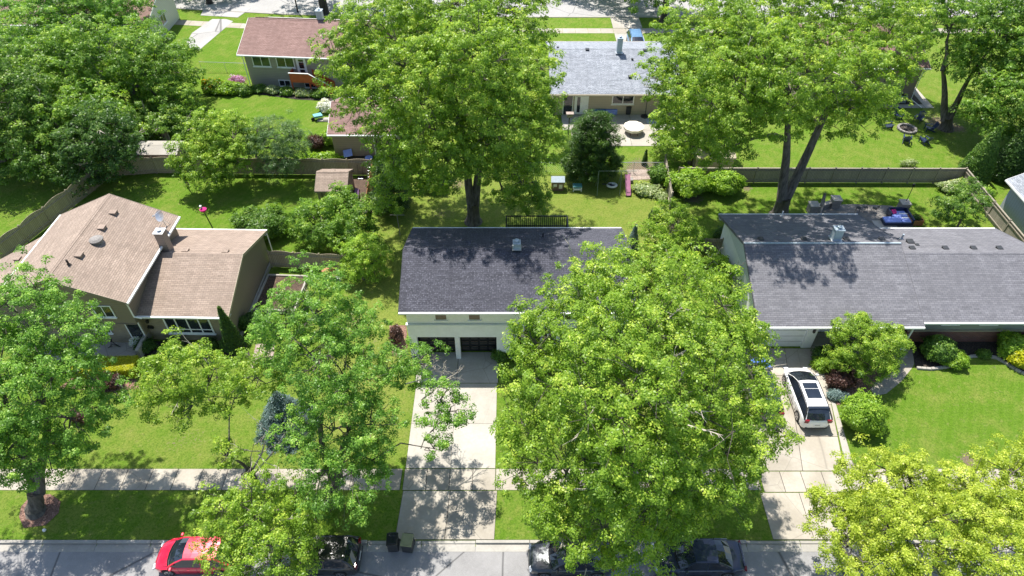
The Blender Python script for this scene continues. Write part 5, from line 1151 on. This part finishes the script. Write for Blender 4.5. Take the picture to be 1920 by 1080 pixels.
simple('raised_bed', 'raised planting bed with pale frame beside the tan house', 'raised bed', (-17.8, 37.9, 0), [('frame', LB().box(-1.6, 1.7, 1.45, 1.6, 0, .35).box(-1.6, -1.45, -2.2, 1.45, 0, .35).box(1.55, 1.7, -2.2, 1.45, 0, .35).box(-1.6, 1.7, -2.35, -2.2, 0, .35), 'conc_old'), ('soil_fill', LB().box(-1.45, 1.55, -2.2, 1.45, 0, .25), 'mulch')], -.05)
simple('hand_truck', 'dark hand truck leaning on the wooden fence beside the tan shed', 'hand truck', G(677, 334), [('frame', LB().tube([(-.22, 0, .1), (-.22, .3, 1.25)], .02, 5).tube([(.22, 0, .1), (.22, .3, 1.25)], .02, 5).tube([(-.22, .15, .6), (.22, .15, .6)], .02, 5), 'dark'), ('platform', LB().box(-.25, .25, -.25, .02, .08, .11), 'alu'), ('wheel', LB().tube([(-.3, .05, .13), (.3, .05, .13)], .13, 10), 'rubber')])
simple('step_ladder', 'pale ladder leaning on the fence beside the hand truck', 'ladder', G(694, 338), [('rails', LB().tube([(-.22, 0, 0), (-.18, .45, 1.75)], .025, 5).tube([(.22, 0, 0), (.18, .45, 1.75)], .025, 5), 'alu'), ('rungs', LB().box(-.2, .2, .06, .1, .3, .33).box(-.2, .2, .14, .18, .6, .63).box(-.2, .2, .22, .26, .9, .93).box(-.2, .2, .3, .34, 1.2, 1.23), 'alu')])
simple('kayak', 'purple plastic kayak standing against the small tan shed', 'kayak', G(669, 370), [('hull', LB().tube([(0, -1.15, .02), (0, -.7, .2), (.02, 0, .32), (0, .7, .3), (0, 1.1, .12)], [.03, .22, .28, .22, .03], 8), 'purple')], .12)
simple('solar_panel', 'tilted blue panel on the gravel behind the wooden fence', 'panel', G(654, 297), [('panel_face', LB().obox((0, 0, .6), (.4, .1, .05), (-.08, .32, .2), (0, -.01, .02)), 'cush'), ('stand', LB().tube([(0, .1, 0), (0, .05, .55)], .03, 5), 'dark')])
simple('garden_tub', 'blue tub beside the garage behind the wooden fence', 'tub', G(692, 300), [('tub', LB().lathe(0, 0, [(.3, .02), (.38, .3), (.33, .28)], 12), 'cush')])
simple('wheelbarrow', 'teal wheelbarrow at the lawn edge left of the small garage', 'wheelbarrow', G(598, 224), [('tray', LB().prism([(-.5, -.3, .4), (.4, -.35, .35), (.4, .35, .35), (-.5, .3, .4)], (0, 0, .2)), 'teal'), ('frame', LB().tube([(.6, -.25, .5), (-.5, -.1, .2)], .02, 5).tube([(.6, .25, .5), (-.5, .1, .2)], .02, 5), 'dark'), ('wheel', LB().tube([(-.6, -.05, .18), (-.6, .05, .18)], .18, 12), 'rubber')], .5)
simple('stone_block', 'pale paving slab stack beside the teal wheelbarrow', 'paving slab', G(612, 226), [('slab', LB().box(-.9, .7, -.3, .3, 0, .12).box(-.3, .6, -.2, .3, .12, .22), 'conc_old')])
simple('blue_tarp', 'blue tarp over a box in front of the white garage door', 'tarp', G(1415, 697), [('covered_box', LB().box(-.7, .7, -.45, .45, 0, .75), 'bluetarp'), ('tarp_fold', LB().obox((0, 0, .79), (.75, .05, 0), (-.1, .5, 0), (0, 0, .04)), 'bluetarp')], .2)
simple('porch_ornament', 'black iron garden ornament on the porch against the tan brick', 'ornament', G(216, 652), [('frame', LB().tube([(-.3, 0, .02), (0, 0, .7), (.35, .05, .02)], .03, 6).tube([(-.5, -.1, .03), (0, 0, .4), (.5, 0, .03)], .03, 6).tube([(0, 0, .7), (.12, 0, .95)], .04, 6), 'black')])
simple('flower_pot', 'dark flower pot on the tan brick porch', 'pot', (-26.75, 32.2, .12), [('pot', LB().lathe(0, 0, [(.15, .02), (.26, .35), (.2, .33)], 12), 'dark')]); shrub('white_flowers', 'white flowers filling the pot on the tan brick porch', (-26.75, 32.2), (.42, .38, .5), 'white', .11, 160, 903, z0=.4, cat='flowers', stems=3)
simple('garden_lantern', 'white garden lantern on the verge near the left tree ring', 'lantern', G(85, 996), [('globe', LB().lathe(0, 0, [(.02, .03), (.1, .1), (.08, .2), (.01, .24)], 10), 'white'), ('stake', LB().tube([(0, 0, -.02), (0, 0, .06)], .02, 5), 'dark')])
# stone edging of the right bed
ed = [G(*p)[:2] for p in ((1718, 691), (1745, 693), (1775, 689), (1798, 681), (1806, 674), (1822, 669), (1845, 668), (1868, 672), (1882, 680), (1902, 693), (1925, 705))]
root = thing('stone_edging', 'curved stone edging between the right lawn and the dark planting bed', 'edging', (ed[0][0], ed[0][1], 0)); er = random.Random(9); m = MB(); tn = []
for (xa, ya), (xb, yb) in zip(ed[:-1], ed[1:]):
    L_ = math.hypot(xb - xa, yb - ya); k = max(1, round(L_ / .32))
    for i in range(k):
        u = np.array([(xb - xa), (yb - ya), 0]) / L_; c_ = np.array([xa, ya, .07]) + u * L_ * (i + .5) / k; m.obox(c_, u * L_ / k * .47, np.array([-u[1], u[0], 0]) * .1, (0, 0, .08 + er.uniform(0, .02))); tn += [er.random()] * 6
m.build('edging_stones', M['kerb'], root, tone=tn, bevel=.02)
simple('garden_hose_box', 'small grey garden box beside the swing set conifer', 'box', G(1180, 341), [('box', LB().box(-.3, .3, -.25, .25, 0, .35), 'b_grey')])

# ------------------------------------------------------------------ trees
def lp(*q): return [(*YP(a, b, y), r) for a, b, y, r in q]
tree('maple_tree', 'tall two stemmed maple in the middle back yard behind the charcoal roof', (-3.35, 46.6),
     lp((840, 30, 50, 4.2), (730, 55, 47, 3.6), (945, 30, 50, 3.6), (662, 108, 45.5, 2.4), (690, 190, 43.2, 2.2), (775, 160, 41.7, 3.4), (885, 120, 41.7, 3.7), (970, 150, 44, 2.9), (1000, 215, 44, 1.8), (660, 160, 45, .8),
        (750, 275, 41.7, 2.2), (800, 230, 40.2, 2.5), (930, 230, 40.7, 3.0), (1005, 275, 43, 2.2), (985, 345, 44, 1.7), (735, 335, 44, 1.4), (900, 80, 52, 3.5), (780, 90, 52, 3.5), (840, 150, 47, 3.5), (700, 105, 50, 2.6), (850, 290, 41.2, 2.1), (770, 325, 42.2, 1.6), (722, 375, 43.5, 1.0), (955, 320, 42.2, 1.8), (1000, 372, 43.5, 1.1), (900, 280, 40.7, 2.1), (830, 345, 43.5, 1.1), (945, 365, 43.5, 1.0)), 'maple2', .165, 1.75, .5, 6.5, tops=[YP(862, 215, 46), YP(905, 200, 46.5)], seed=11, stems=2, dead=5, csize=0.48, nros=15)
tree('maple_tree', 'huge forked maple in the right back yard leaning over the grey fence', (23.4, 47.4),
     lp((1330, 70, 50, 3.8), (1440, 40, 51, 4.2), (1560, 40, 52, 4.2), (1670, 50, 53, 3.0), (1275, 140, 48, 2.6), (1375, 150, 43.2, 3.4), (1490, 140, 42.7, 3.2), (1600, 140, 45.2, 3.0), (1675, 110, 50, 2.2), (1370, 235, 44.2, 2.2), (1290, 215, 48.5, 2.2), (1460, 210, 43.2, 1.9), (1590, 215, 47, 1.9), (1520, 225, 50, 1.4), (1640, 195, 47, 1.6), (1420, 100, 45.2, 3.1), (1340, 280, 47, 1.4)),
     'maple2', .165, 1.75, .58, 6, tops=[YP(1478, 215, 47), YP(1562, 185, 48)], seed=12, stems=2, dead=20, csize=0.48, lean=(.8, .5), nros=15)
tree('maple_tree', 'broad leafy street maple at bottom centre covering the kerb and front lawn', (6.3, 20.1),
     lp((1180, 560, 24.5, 3.3), (1082, 600, 23.5, 2.7), (1290, 590, 24.5, 2.9), (1360, 680, 22.5, 2.3), (1395, 640, 23.5, 1.3), (1018, 690, 22, 1.9), (1130, 700, 20.5, 3.6), (1270, 740, 19.5, 3.6), (1375, 800, 19.5, 2.1), (985, 800, 19.5, 1.5), (1060, 850, 18, 2.8), (1200, 870, 16.5, 3.0),
        (1330, 870, 17.5, 2.3), (1110, 970, 15.5, 2.3), (1200, 990, 15.2, 2.0), (1390, 880, 17.5, 1.2), (1040, 940, 16.5, 1.6), (1405, 745, 21, 1.2), (1465, 820, 19.6, .7), (985, 625, 22.5, .7), (1260, 960, 16, 1.6), (1200, 640, 21, 3), (1190, 760, 17.5, 3)), 'maple2', .135, 2.5, .42, 4.2, tops=[YP(1150, 760, 20.5), YP(1240, 740, 20.5)], seed=13, dead=30, csize=0.36, nros=15)
tree('maple_tree', 'leafy street maple left of the middle driveway with branches over the garage', (-10.7, 20.1),
     lp((595, 575, 25, 2.2), (530, 610, 24.5, 1.9), (655, 620, 25, 1.8), (592, 672, 22.5, 2.1), (655, 700, 22.5, 2.2), (730, 690, 23.5, 1.1), (785, 680, 25, 1.3), (830, 735, 23, 1.0), (858, 770, 22.2, .7), (818, 840, 20.6, .7), (620, 800, 20.5, 2.4), (695, 790, 20.5, 1.6), (640, 890, 18.8, 2.3), (712, 870, 19.4, .8), (625, 740, 21, 1.4), (820, 795, 21.5, .9)),
     'silver', .13, 1.95, .34, 4.0, tops=[YP(600, 790, 20.5), YP(655, 800, 20.7)], seed=14, dead=5, csize=0.36, nros=15, bark='bark', bare=[((YP(790, 750, 23)), YP(860, 690, 25), 4, .05), (YP(760, 720, 23), YP(840, 680, 26), 4, .04)])
tree('maple_tree', 'half dead street tree in front of the tan house with bare pale limbs', (-14.6, 20.3),
     lp((330, 690, 24, 1.9), (300, 740, 23, 1.3), (390, 700, 23.5, 1.8), (430, 740, 22.5, 1.2), (480, 700, 23, 1.5), (480, 960, 17, 1.9), (420, 965, 17, 1.5), (550, 960, 17.5, 1.6), (500, 1030, 15.5, 2.0), (440, 1050, 15.3, 1.5), (570, 1040, 16, 1.0), (420, 850, 20, .7), (350, 760, 22.5, 1.0)),
     'maple2', .13, 2.1, .24, 3.4, seed=15, dead=4, csize=0.35, nros=15, bark='bark', bare=[((-14.6, 20.4, 3.0), YP(520, 770, 21.5), 3, .07), ((-14.6, 20.4, 3.2), YP(480, 800, 21), 2, .04), ((-14.5, 20.4, 2.8), YP(575, 760, 21.5), 2, .06)])
tree('maple_tree', 'forked street maple at the bottom left standing in a red mulch ring', (-27.7, 19.6),
     lp((60, 600, 24.5, 2.4), (135, 620, 24, 1.6), (15, 560, 25.5, 2.0), (95, 690, 22.5, 2.3), (155, 690, 22.5, 1.2), (30, 760, 21.5, 2.6), (130, 780, 21, 2.0), (205, 760, 21.5, 1.0), (60, 850, 20, 1.9), (-10, 680, 23, 2.6), (5, 880, 19, 1.2), (-60, 800, 20, 2.5), (110, 850, 19.8, 1.2), (60, 740, 21.5, 2.2)),
     'silver', .13, 2.0, .4, 2.2, tops=[YP(25, 790, 21.5), YP(88, 770, 22)], seed=16, stems=2, dead=4, csize=0.36, nros=15)
tree('ash_tree', 'yellow green street tree filling the bottom right corner', (21.6, 19.0),
     lp((1640, 890, 18.5, 1.6), (1570, 965, 17, 1.2), (1600, 1020, 15.5, 1.7), (1700, 930, 17.5, 2.2), (1790, 935, 17.6, 1.5), (1720, 1020, 15, 2.5), (1830, 960, 16.5, 2.3), (1900, 900, 18, 1.8), (1890, 1020, 15, 2.6), (1780, 1080, 13.5, 2.2), (1650, 1080, 14, 1.6), (1690, 865, 19, .7), (1990, 900, 17.5, 2.3), (1940, 850, 19, .9), (1780, 980, 16, 2.2), (1660, 980, 16, 1.8), (1870, 1080, 13.5, 2.2), (1545, 935, 17.5, .6)),
     'yellow', .12, 2.7, .3, 3.6, seed=17, dead=2, csize=0.33, nros=16)
# right side
tree('maple_tree', 'forked maple at the far right beside the ring of navy chairs', (44.6, 61.9),
     lp((1790, 30, 66, 4.0), (1880, 60, 63, 3.9), (1850, 130, 61, 2.5), (1795, 110, 63, 1.6), (1890, 190, 57, 3.0), (1850, 190, 59, 1.7), (1745, 20, 68, 3.4)), 'maple', .23, .85, .5, 5, tops=[YP(1768, 130, 62.5), YP(1815, 150, 62)], seed=18, stems=2, dead=8, csize=.8, lean=(.5, 0))
tree('maple_tree', 'dark leafy tree shading the top right corner', (54, 60), lp((1960, 60, 62, 5), (1940, 200, 57, 4), (1990, 280, 54, 3.5), (1920, 240, 56, 2.2), (2050, 150, 58, 5)), 'mid', .24, .8, .4, 4, seed=19, csize=.85)
tree('maple_tree', 'bright maple clump behind the grey fence left of the forked maple', (17.2, 55.6), lp((1270, 235, 57, 2.4), (1325, 250, 56.5, 2.2), (1250, 275, 55.5, 1.6), (1310, 290, 55.2, 1.5), (1285, 180, 60, 2.4), (1360, 265, 56, 1.2)), 'maple2', .19, 1.1, .22, 2.4, seed=20, csize=.62)
tree('small_tree', 'small round tree beside the right fence behind the ranch roof', (37.8, 45.3), lp((1795, 380, 46, 1.4), (1820, 385, 45.5, 1.2), (1780, 395, 45.3, 1.0), (1815, 360, 47, 1.2)), 'mid', .16, 1.6, .1, 1.3, seed=21, csize=.45)
tree('crabapple_tree', 'dense round small tree by the path in front of the ranch house', (22.85, 29.9), lp((1605, 640, 30.4, 1.5), (1660, 650, 30.2, 1.3), (1585, 670, 29.8, 1.0), (1640, 680, 29.3, 1.2), (1675, 640, 30.8, .9), (1605, 615, 31, 1.0), (1630, 650, 30, 1.5)), 'maple2', .11, 3.6, .12, 1.4, seed=22, csize=.36, nros=22)
# left and back
for sd, nm, lb, b, lf, lo, kw in (
    (30, 'maple_tree', 'leafy mid green tree beside the lawn of the raised ranch house', (-38.5, 63.5), 'maple', ((290, 130, 66, 3.8), (325, 200, 64, 2.8), (245, 180, 65, 3.8), (260, 85, 70, 2.8), (345, 250, 62, 1.6), (290, 240, 60, 2.6), (320, 125, 68, 2.2)), {}),
    (31, 'maple_tree', 'large mid green tree in the thicket left of centre with visible limbs', (-45.5, 59.5), 'maple', ((140, 170, 62, 4.6), (70, 120, 64, 4.6), (110, 230, 56, 3.3), (190, 100, 64, 3.6), (180, 215, 56, 2.9)), {}),
    (32, 'maple_tree', 'dark leafy tree at the far left edge of the back yards', (-49, 56), 'mid', ((40, 230, 55, 4.0), (-20, 170, 56, 4.3), (90, 285, 53, 2.7), (20, 290, 52, 2.7), (-60, 260, 54, 4)), {}),
    (33, 'maple_tree', 'dark tree overhanging the corner of the left wooden fences', (-38.3, 54.8), 'dark', ((170, 265, 52.8, 2.5), (205, 295, 52, 1.9), (155, 315, 51.6, 2.0), (190, 240, 53, 2.2), (225, 265, 53, 1.8)), {}),
    (34, 'maple_tree', 'tall bright tree with a pale trunk behind the left thicket', (-50, 72), 'silver', ((150, 40, 76, 4.6), (60, 50, 75, 4.6), (220, 10, 78, 3.4), (20, 110, 70, 4), (120, 0, 80, 5)), {'bark': 'bark_l'}),
    (35, 'maple_tree', 'bushy dark tree between the thicket and the low grey shed', (-33.8, 58.2), 'mid', ((270, 240, 60, 2.2), (300, 250, 59, 1.6), (240, 255, 59, 1.8), (315, 235, 60.5, 1.6)), {})):
    tree(nm, lb, b, lp(*lo), lf, .215, .95, .38, 4.0 if sd != 35 else 2, seed=sd, csize=.75, group='trees crowding the far left yards', dead=4, **kw)
tree('small_tree', 'yellow green young tree in front of the left wooden fence, left one', (-30.0, 52.0), lp((365, 305, 51, 1.5), (400, 300, 51, 1.4), (345, 280, 51.5, 1.2), (380, 330, 50, 1.1), (410, 325, 50.2, 1.0), (340, 310, 51, 1.0), (375, 275, 51.5, 1.2), (390, 345, 49.8, .8)), 'maple2', .165, 1.6, .13, 1.4, seed=40, csize=.5)
tree('small_tree', 'yellow green young tree behind the left wooden fence', (-27.4, 55.3), lp((405, 245, 53, 1.7), (440, 245, 53, 1.6), (390, 235, 53.5, 1.3), (440, 280, 52, 1.4), (460, 260, 52.6, 1.1), (415, 285, 52, 1.3), (440, 310, 51, 1.0)), 'maple2', .17, 1.6, .14, 1.5, seed=41, csize=.5)
tree('willow_tree', 'grey green willowy small tree leaning over the left wooden fence', (-24.0, 54.6), lp((520, 250, 53, 1.8), (495, 272, 52.5, 1.5), (545, 280, 52.5, 1.5), (520, 298, 51.8, 1.5), (500, 308, 51.5, 1.0), (540, 305, 51.5, 1.0), (560, 262, 53, 1.0)), 'willow', .15, 2.4, .15, 1.5, seed=42, csize=.45, width=.16)
tree('small_tree', 'green tree growing around the front of the small tan shed', (-14.0, 43.4), lp((635, 390, 45.4, 1.7), (600, 415, 43.9, 1.7), (665, 430, 43.4, 1.8), (575, 405, 44.9, 1.2), (625, 450, 42.6, 1.5), (680, 400, 44.4, 1.1), (640, 370, 46.4, 1.2), (560, 425, 43.9, 1.0), (600, 460, 42.4, 1.0), (690, 460, 41.9, .9)), 'maple', .17, 1.7, .12, 1.2, seed=43, csize=.48)
tree('small_tree', 'yellowish small tree in the side yard left of the charcoal roof', (-11.7, 39.3), lp((675, 483, 39.6, 1.5), (655, 500, 39.3, 1.1), (700, 490, 39.4, 1.2), (690, 464, 39.9, 1.0), (675, 512, 38.9, .9)), 'lime', .14, 2.3, .09, .9, seed=44, csize=.4)
tree('small_tree', 'leafy small tree beside the ranch house side wall', (12.6, 40.7), lp((1262, 415, 41.8, 1.6), (1245, 445, 41.2, 1.5), (1285, 440, 41.2, 1.3), (1262, 475, 40.6, 1.3), (1240, 480, 40.6, .9)), 'maple2', .15, 2.2, .1, .9, seed=45, csize=.42)
tree('thicket_tree', 'thin branched yellow green thicket between the middle house and ranch house', (12.6, 33.4), lp((1290, 520, 36, 1.4), (1330, 560, 34.5, 1.4), (1350, 500, 38, 1.1), (1395, 600, 32.6, 1.1), (1250, 490, 38.6, .8), (1330, 620, 31.5, 1.2)), 'lime', .15, 1.6, .1, 1.2, seed=46, csize=.42, dead=10, thin=.15)
tree('maple_tree', 'street tree trunk on the far verge above the reddish brown roof', (-25.0, 91.1), lp((615, -90, 92, 4.5), (560, -70, 94, 4), (670, -70, 92, 4)), 'maple', .3, .35, .5, 8, seed=47, bark='bark_d', csize=1.1)
tree('maple_tree', 'street tree on the far verge above the blue grey roof', (19.8, 88.6), lp((1215, -30, 90, 3.4), (1270, -35, 90, 3.4), (1240, -90, 91, 4.5), (1170, -60, 96, 4), (1100, -60, 98, 4)), 'maple', .3, .4, .4, 7, seed=48, bark='bark_d', csize=1.1)
tree('maple_tree', 'top left street tree throwing its shadow on the far walk', (-41.5, 94.6), lp((400, -60, 97, 4), (350, -50, 97, 4), (430, -30, 96, 1.5)), 'maple', .3, .35, .35, 6, seed=49, bark='bark_d', csize=1.1)

# ------------------------------------------------------------------ shrubs and conifers
def sh(name, label, px, py, rad, leaf, L, n, seed, **k): g = G(px, py); return shrub(name, label, (g[0], g[1]), rad, leaf, L, n, seed, **k)
tree('yew_tree', 'dark bushy conifer behind the swing set', (7.2, 53.8), [(7.2, 54.0, 1.8, 2.1), (6.1, 53.6, 2.2, 1.6), (8.3, 53.6, 2.4, 1.7), (7.2, 53.6, 4.0, 1.8), (7.6, 53.6, 5.2, 1.3), (6.9, 53.2, 1.7, 1.9), (8.2, 53.1, 1.7, 1.5), (6.1, 53.0, 1.6, 1.4), (7.3, 53.4, 6.0, .8)], 'yew', .2, 2.4, .2, 2.6, seed=60, csize=.5, width=.16, nros=22)
shrub('spruce_tree', 'blue spruce in the front lawn behind the half dead street tree', (-14.4, 25.4), (1.85, 1.85, 3.6), 'blue', .17, 8500, 61, shape='tier', width=.13, cat='tree', k=7)
tree('spruce_tree', 'dark evergreen between the orange fence and the big maple', (-10.6, 48.6), [(-10.6, 48.6, 1.0 + i * .85, 2.0 - i * .33) for i in range(5)], 'yew', .2, 1.9, .15, 3.5, seed=62, csize=.45, width=.16, flat=.6, nros=20)
sh('arborvitae', 'narrow dark arborvitae at the corner of the tan house', 444, 655, (.75, .75, 4.3), 'yew', .11, 2600, 70, shape='cone')
g = G(1845, 350); shrub('arborvitae', 'large leaning arborvitae hedge cone beyond the right fence corner', (42.8, 52.9), (1.7, 1.7, 5.6), 'mid', .15, 4200, 71, shape='cone')
shrub('arborvitae', 'tall dark arborvitae behind the leaning one at the right edge', (46.0, 53.4), (2.0, 2.0, 6.0), 'dark', .17, 3600, 72, shape='cone'); shrub('arborvitae', 'dark arborvitae beside the grey metal shed', (47.2, 50.6), (1.6, 1.6, 4.2), 'dark', .17, 2600, 73, shape='cone')
sh('arborvitae', 'small slim evergreen behind the chain link fence', 1208, 309, (.32, .32, 1.7), 'yew', .09, 500, 74, shape='cone')
sh('small_evergreen', 'tiny dark evergreen on the lawn right of the deck', 1221, 419, (.32, .32, 1.5), 'yew', .09, 520, 75)
sh('spruce_sapling', 'little blue spruce beside the charcoal roof', 1185, 468, (.6, .6, 2.6), 'blue', .11, 1300, 76, shape='cone', width=.16)
sh('weeping_shrub', 'low spreading weeping shrub in the left back yard', 494, 440, (2.3, 1.9, 2.3), 'mid', .16, 4200, 80, jag=.22)
sh('round_shrub', 'round bright shrub on the right lawn beside the white car', 1609, 797, (1.4, 1.3, 2.3), 'lime', .12, 4200, 81, jag=.2, rough=.1)
sh('round_shrub', 'round blue green shrub in the dark bed by the porch post', 1752, 668, (1.1, 1.0, 1.6), 'mid', .13, 2600, 82, jag=.1, rough=.06)
sh('round_shrub', 'smaller yellow green shrub beside the blue green round shrub', 1785, 682, (.85, .7, 1.0), 'lime', .11, 1600, 83)
sh('low_shrub', 'tiny low shrub at the stone edging', 1842, 668, (.45, .4, .5), 'mid', .1, 420, 84)
sh('leafy_shrub', 'large leafy shrub at the right edge of the ranch bed', 1893, 660, (1.2, 1.1, 1.5), 'lime', .15, 1900, 85)
sh('golden_shrub', 'golden yellow shrub in the ranch bed at the right edge', 1908, 682, (.9, .8, 1.1), 'gold', .14, 1300, 86); sh('plum_shrub', 'plum coloured shrub at the far right end of the ranch bed', 1925, 652, (.7, .7, 1.2), 'plum', .12, 800, 87)
sh('day_lily', 'bright spiky day lily beside the ranch driveway', 1540, 688, (.7, .6, .7), 'lime', .3, 260, 88, width=.08, jag=.05, cat='plant'); sh('leafy_shrub', 'dark low shrub behind the day lily', 1545, 672, (.9, .6, .9), 'dark', .13, 800, 89)
sh('plum_shrub', 'dark red japanese maple bush by the ranch driveway', 1572, 722, (.95, .85, 1.2), 'plum', .12, 1300, 90); sh('juniper', 'low blue grey juniper beside the white car', 1568, 745, (.8, .5, .5), 'blue', .12, 700, 91, width=.15)
o = shrub('box_hedge', 'clipped yellow green box hedge beside the tan brick porch', (-27.9, 29.95), (2.1, .62, .95), 'gold', .08, 5200, 92, shape='box', cat='hedge'); o.rotation_euler = (0, 0, .03)
for i, (px, w_) in enumerate(((275, .7), (330, .8), (390, .8), (430, .6))): sh('dark_shrub', ('leftmost', 'second', 'third', 'last')[i] + ' dark low shrub under the four pane window', px, 655, (w_, .6, .9), 'dark', .11, 700, 93 + i, group='dark shrubs under the four pane window')
sh('plum_shrub', 'dark red barberry in the mulch below the yellow green hedge', 205, 722, (1.1, .6, .9), 'plum', .1, 900, 98); sh('plum_shrub', 'dark red bush on the lawn under the bottom left maple', 155, 785, (.8, .6, .8), 'plum', .1, 700, 99)
sh('leafy_shrub', 'bright broad leafy shrub left of the pair by the grey fence', 1290, 362, (2.0, 1.5, 2.1), 'lime', .17, 2600, 100, group='bright shrubs in front of the grey fence'); sh('leafy_shrub', 'bright broad leafy shrub right of the pair by the grey fence', 1355, 362, (1.7, 1.3, 1.9), 'lime', .17, 2100, 101, group='bright shrubs in front of the grey fence')
sh('dark_shrub', 'dark rounded bush against the ranch house corner', 1352, 452, (.8, .8, 1.3), 'dark', .11, 900, 102); sh('dark_shrub', 'dark green bush at the end of the end on fence', 1232, 345, (.9, 1.1, 1.9), 'mid', .14, 1200, 103)
sh('hosta_plant', 'pale variegated hosta clump beside the end on fence', 1212, 360, (1.4, .9, .7), 'hosta', .2, 700, 104, cat='plant'); sh('hosta_plant', 'smaller pale variegated hosta at the foot of the end on fence', 1240, 370, (.7, .6, .6), 'hosta', .2, 300, 105, cat='plant')
sh('hosta_plant', 'pale leafy perennials by the right end of the grey fence', 1788, 356, (1.7, .8, .9), 'hosta', .17, 800, 106, cat='plant'); sh('golden_shrub', 'round golden shrub behind the right fence corner', 1822, 343, (.75, .75, 1.3), 'gold', .11, 900, 107)
sh('golden_shrub', 'yellow shrub beside the right fence with the pale cap', 1845, 370, (.9, .8, 1.0), 'lime', .13, 800, 108)
sh('hosta_plant', 'large bright hosta clump behind the wooden fence', 605, 304, (1.7, .8, .9), 'lime', .28, 420, 109, width=.2, cat='plant'); sh('plum_shrub', 'brownish plum bush beside the small brown garage', 595, 278, (1.0, .9, 1.3), 'plum', .13, 900, 110); sh('leafy_shrub', 'yellow green bush at the garage corner', 620, 272, (.9, .8, 1.5), 'lime', .14, 800, 111)
sh('flowering_shrub', 'white flowering bush beside the teal wheelbarrow', 614, 208, (.9, .8, 1.2), 'white', .16, 420, 112)
sh('flower_bed_plants', 'orange flowering perennials by the chain link fence, left clump', 402, 172, (1.4, 1.0, 1.3), 'orange', .2, 900, 113, cat='plant', group='flower clumps beside the raised ranch'); sh('flower_bed_plants', 'green perennials in the middle of the flower bed', 430, 174, (1.6, 1.0, 1.2), 'lime', .2, 900, 114, cat='plant', group='flower clumps beside the raised ranch')
sh('flower_bed_plants', 'pink flowering clump beside the raised ranch corner', 448, 158, (.9, .7, 1.1), 'pinkf', .14, 260, 115, cat='plant', group='flower clumps beside the raised ranch'); sh('flower_bed_plants', 'green clump at the raised ranch downspout', 460, 176, (1.0, .8, .9), 'mid', .17, 500, 116, cat='plant', group='flower clumps beside the raised ranch')
for i, px in enumerate((488, 512, 540, 570, 600)): sh('foundation_plant', ('first', 'second', 'third', 'fourth', 'fifth')[i] + ' low variegated plant from the left along the raised ranch wall', px, 172 + i * 2.5, (.9, .6, .8), 'hosta' if i % 2 else 'mid', .17, 420, 120 + i, cat='plant', group='low plants along the raised ranch wall')
sh('leafy_shrub', 'yellow green low bush at the foot of the big middle maple', 815, 352, (1.5, 1.1, 1.5), 'lime', .18, 1300, 130)
sh('dark_shrub', 'dark bush under the overhanging tree beside the raised bed', 470, 615, (.9, .8, 1.2), 'dark', .12, 900, 131); sh('dry_shrub', 'brownish twiggy bush at the corner of the white house', 745, 640, (.5, .7, 1.4), 'plum', .12, 420, 132)
sh('leafy_shrub', 'green bush beside the white garage door of the ranch', 1388, 640, (1.0, 1.2, 1.8), 'mid', .15, 1200, 133); sh('leafy_shrub', 'green bush along the ranch side wall', 1345, 520, (.9, 1.6, 1.7), 'lime', .15, 1400, 134)
sh('leafy_shrub', 'small shrub beside the white garage pillar', 938, 672, (.6, .5, .8), 'mid', .12, 420, 135); sh('leafy_shrub', 'dark bush at the entry of the white house', 985, 668, (1.2, .8, 1.0), 'dark', .13, 900, 136)
sh('fern', 'feathery pale plants in front of the grey fence near the chairs', 1703, 312, (.9, .3, .8), 'hosta', .2, 140, 137, width=.1, cat='plant')
print('leaves', NLEAF)
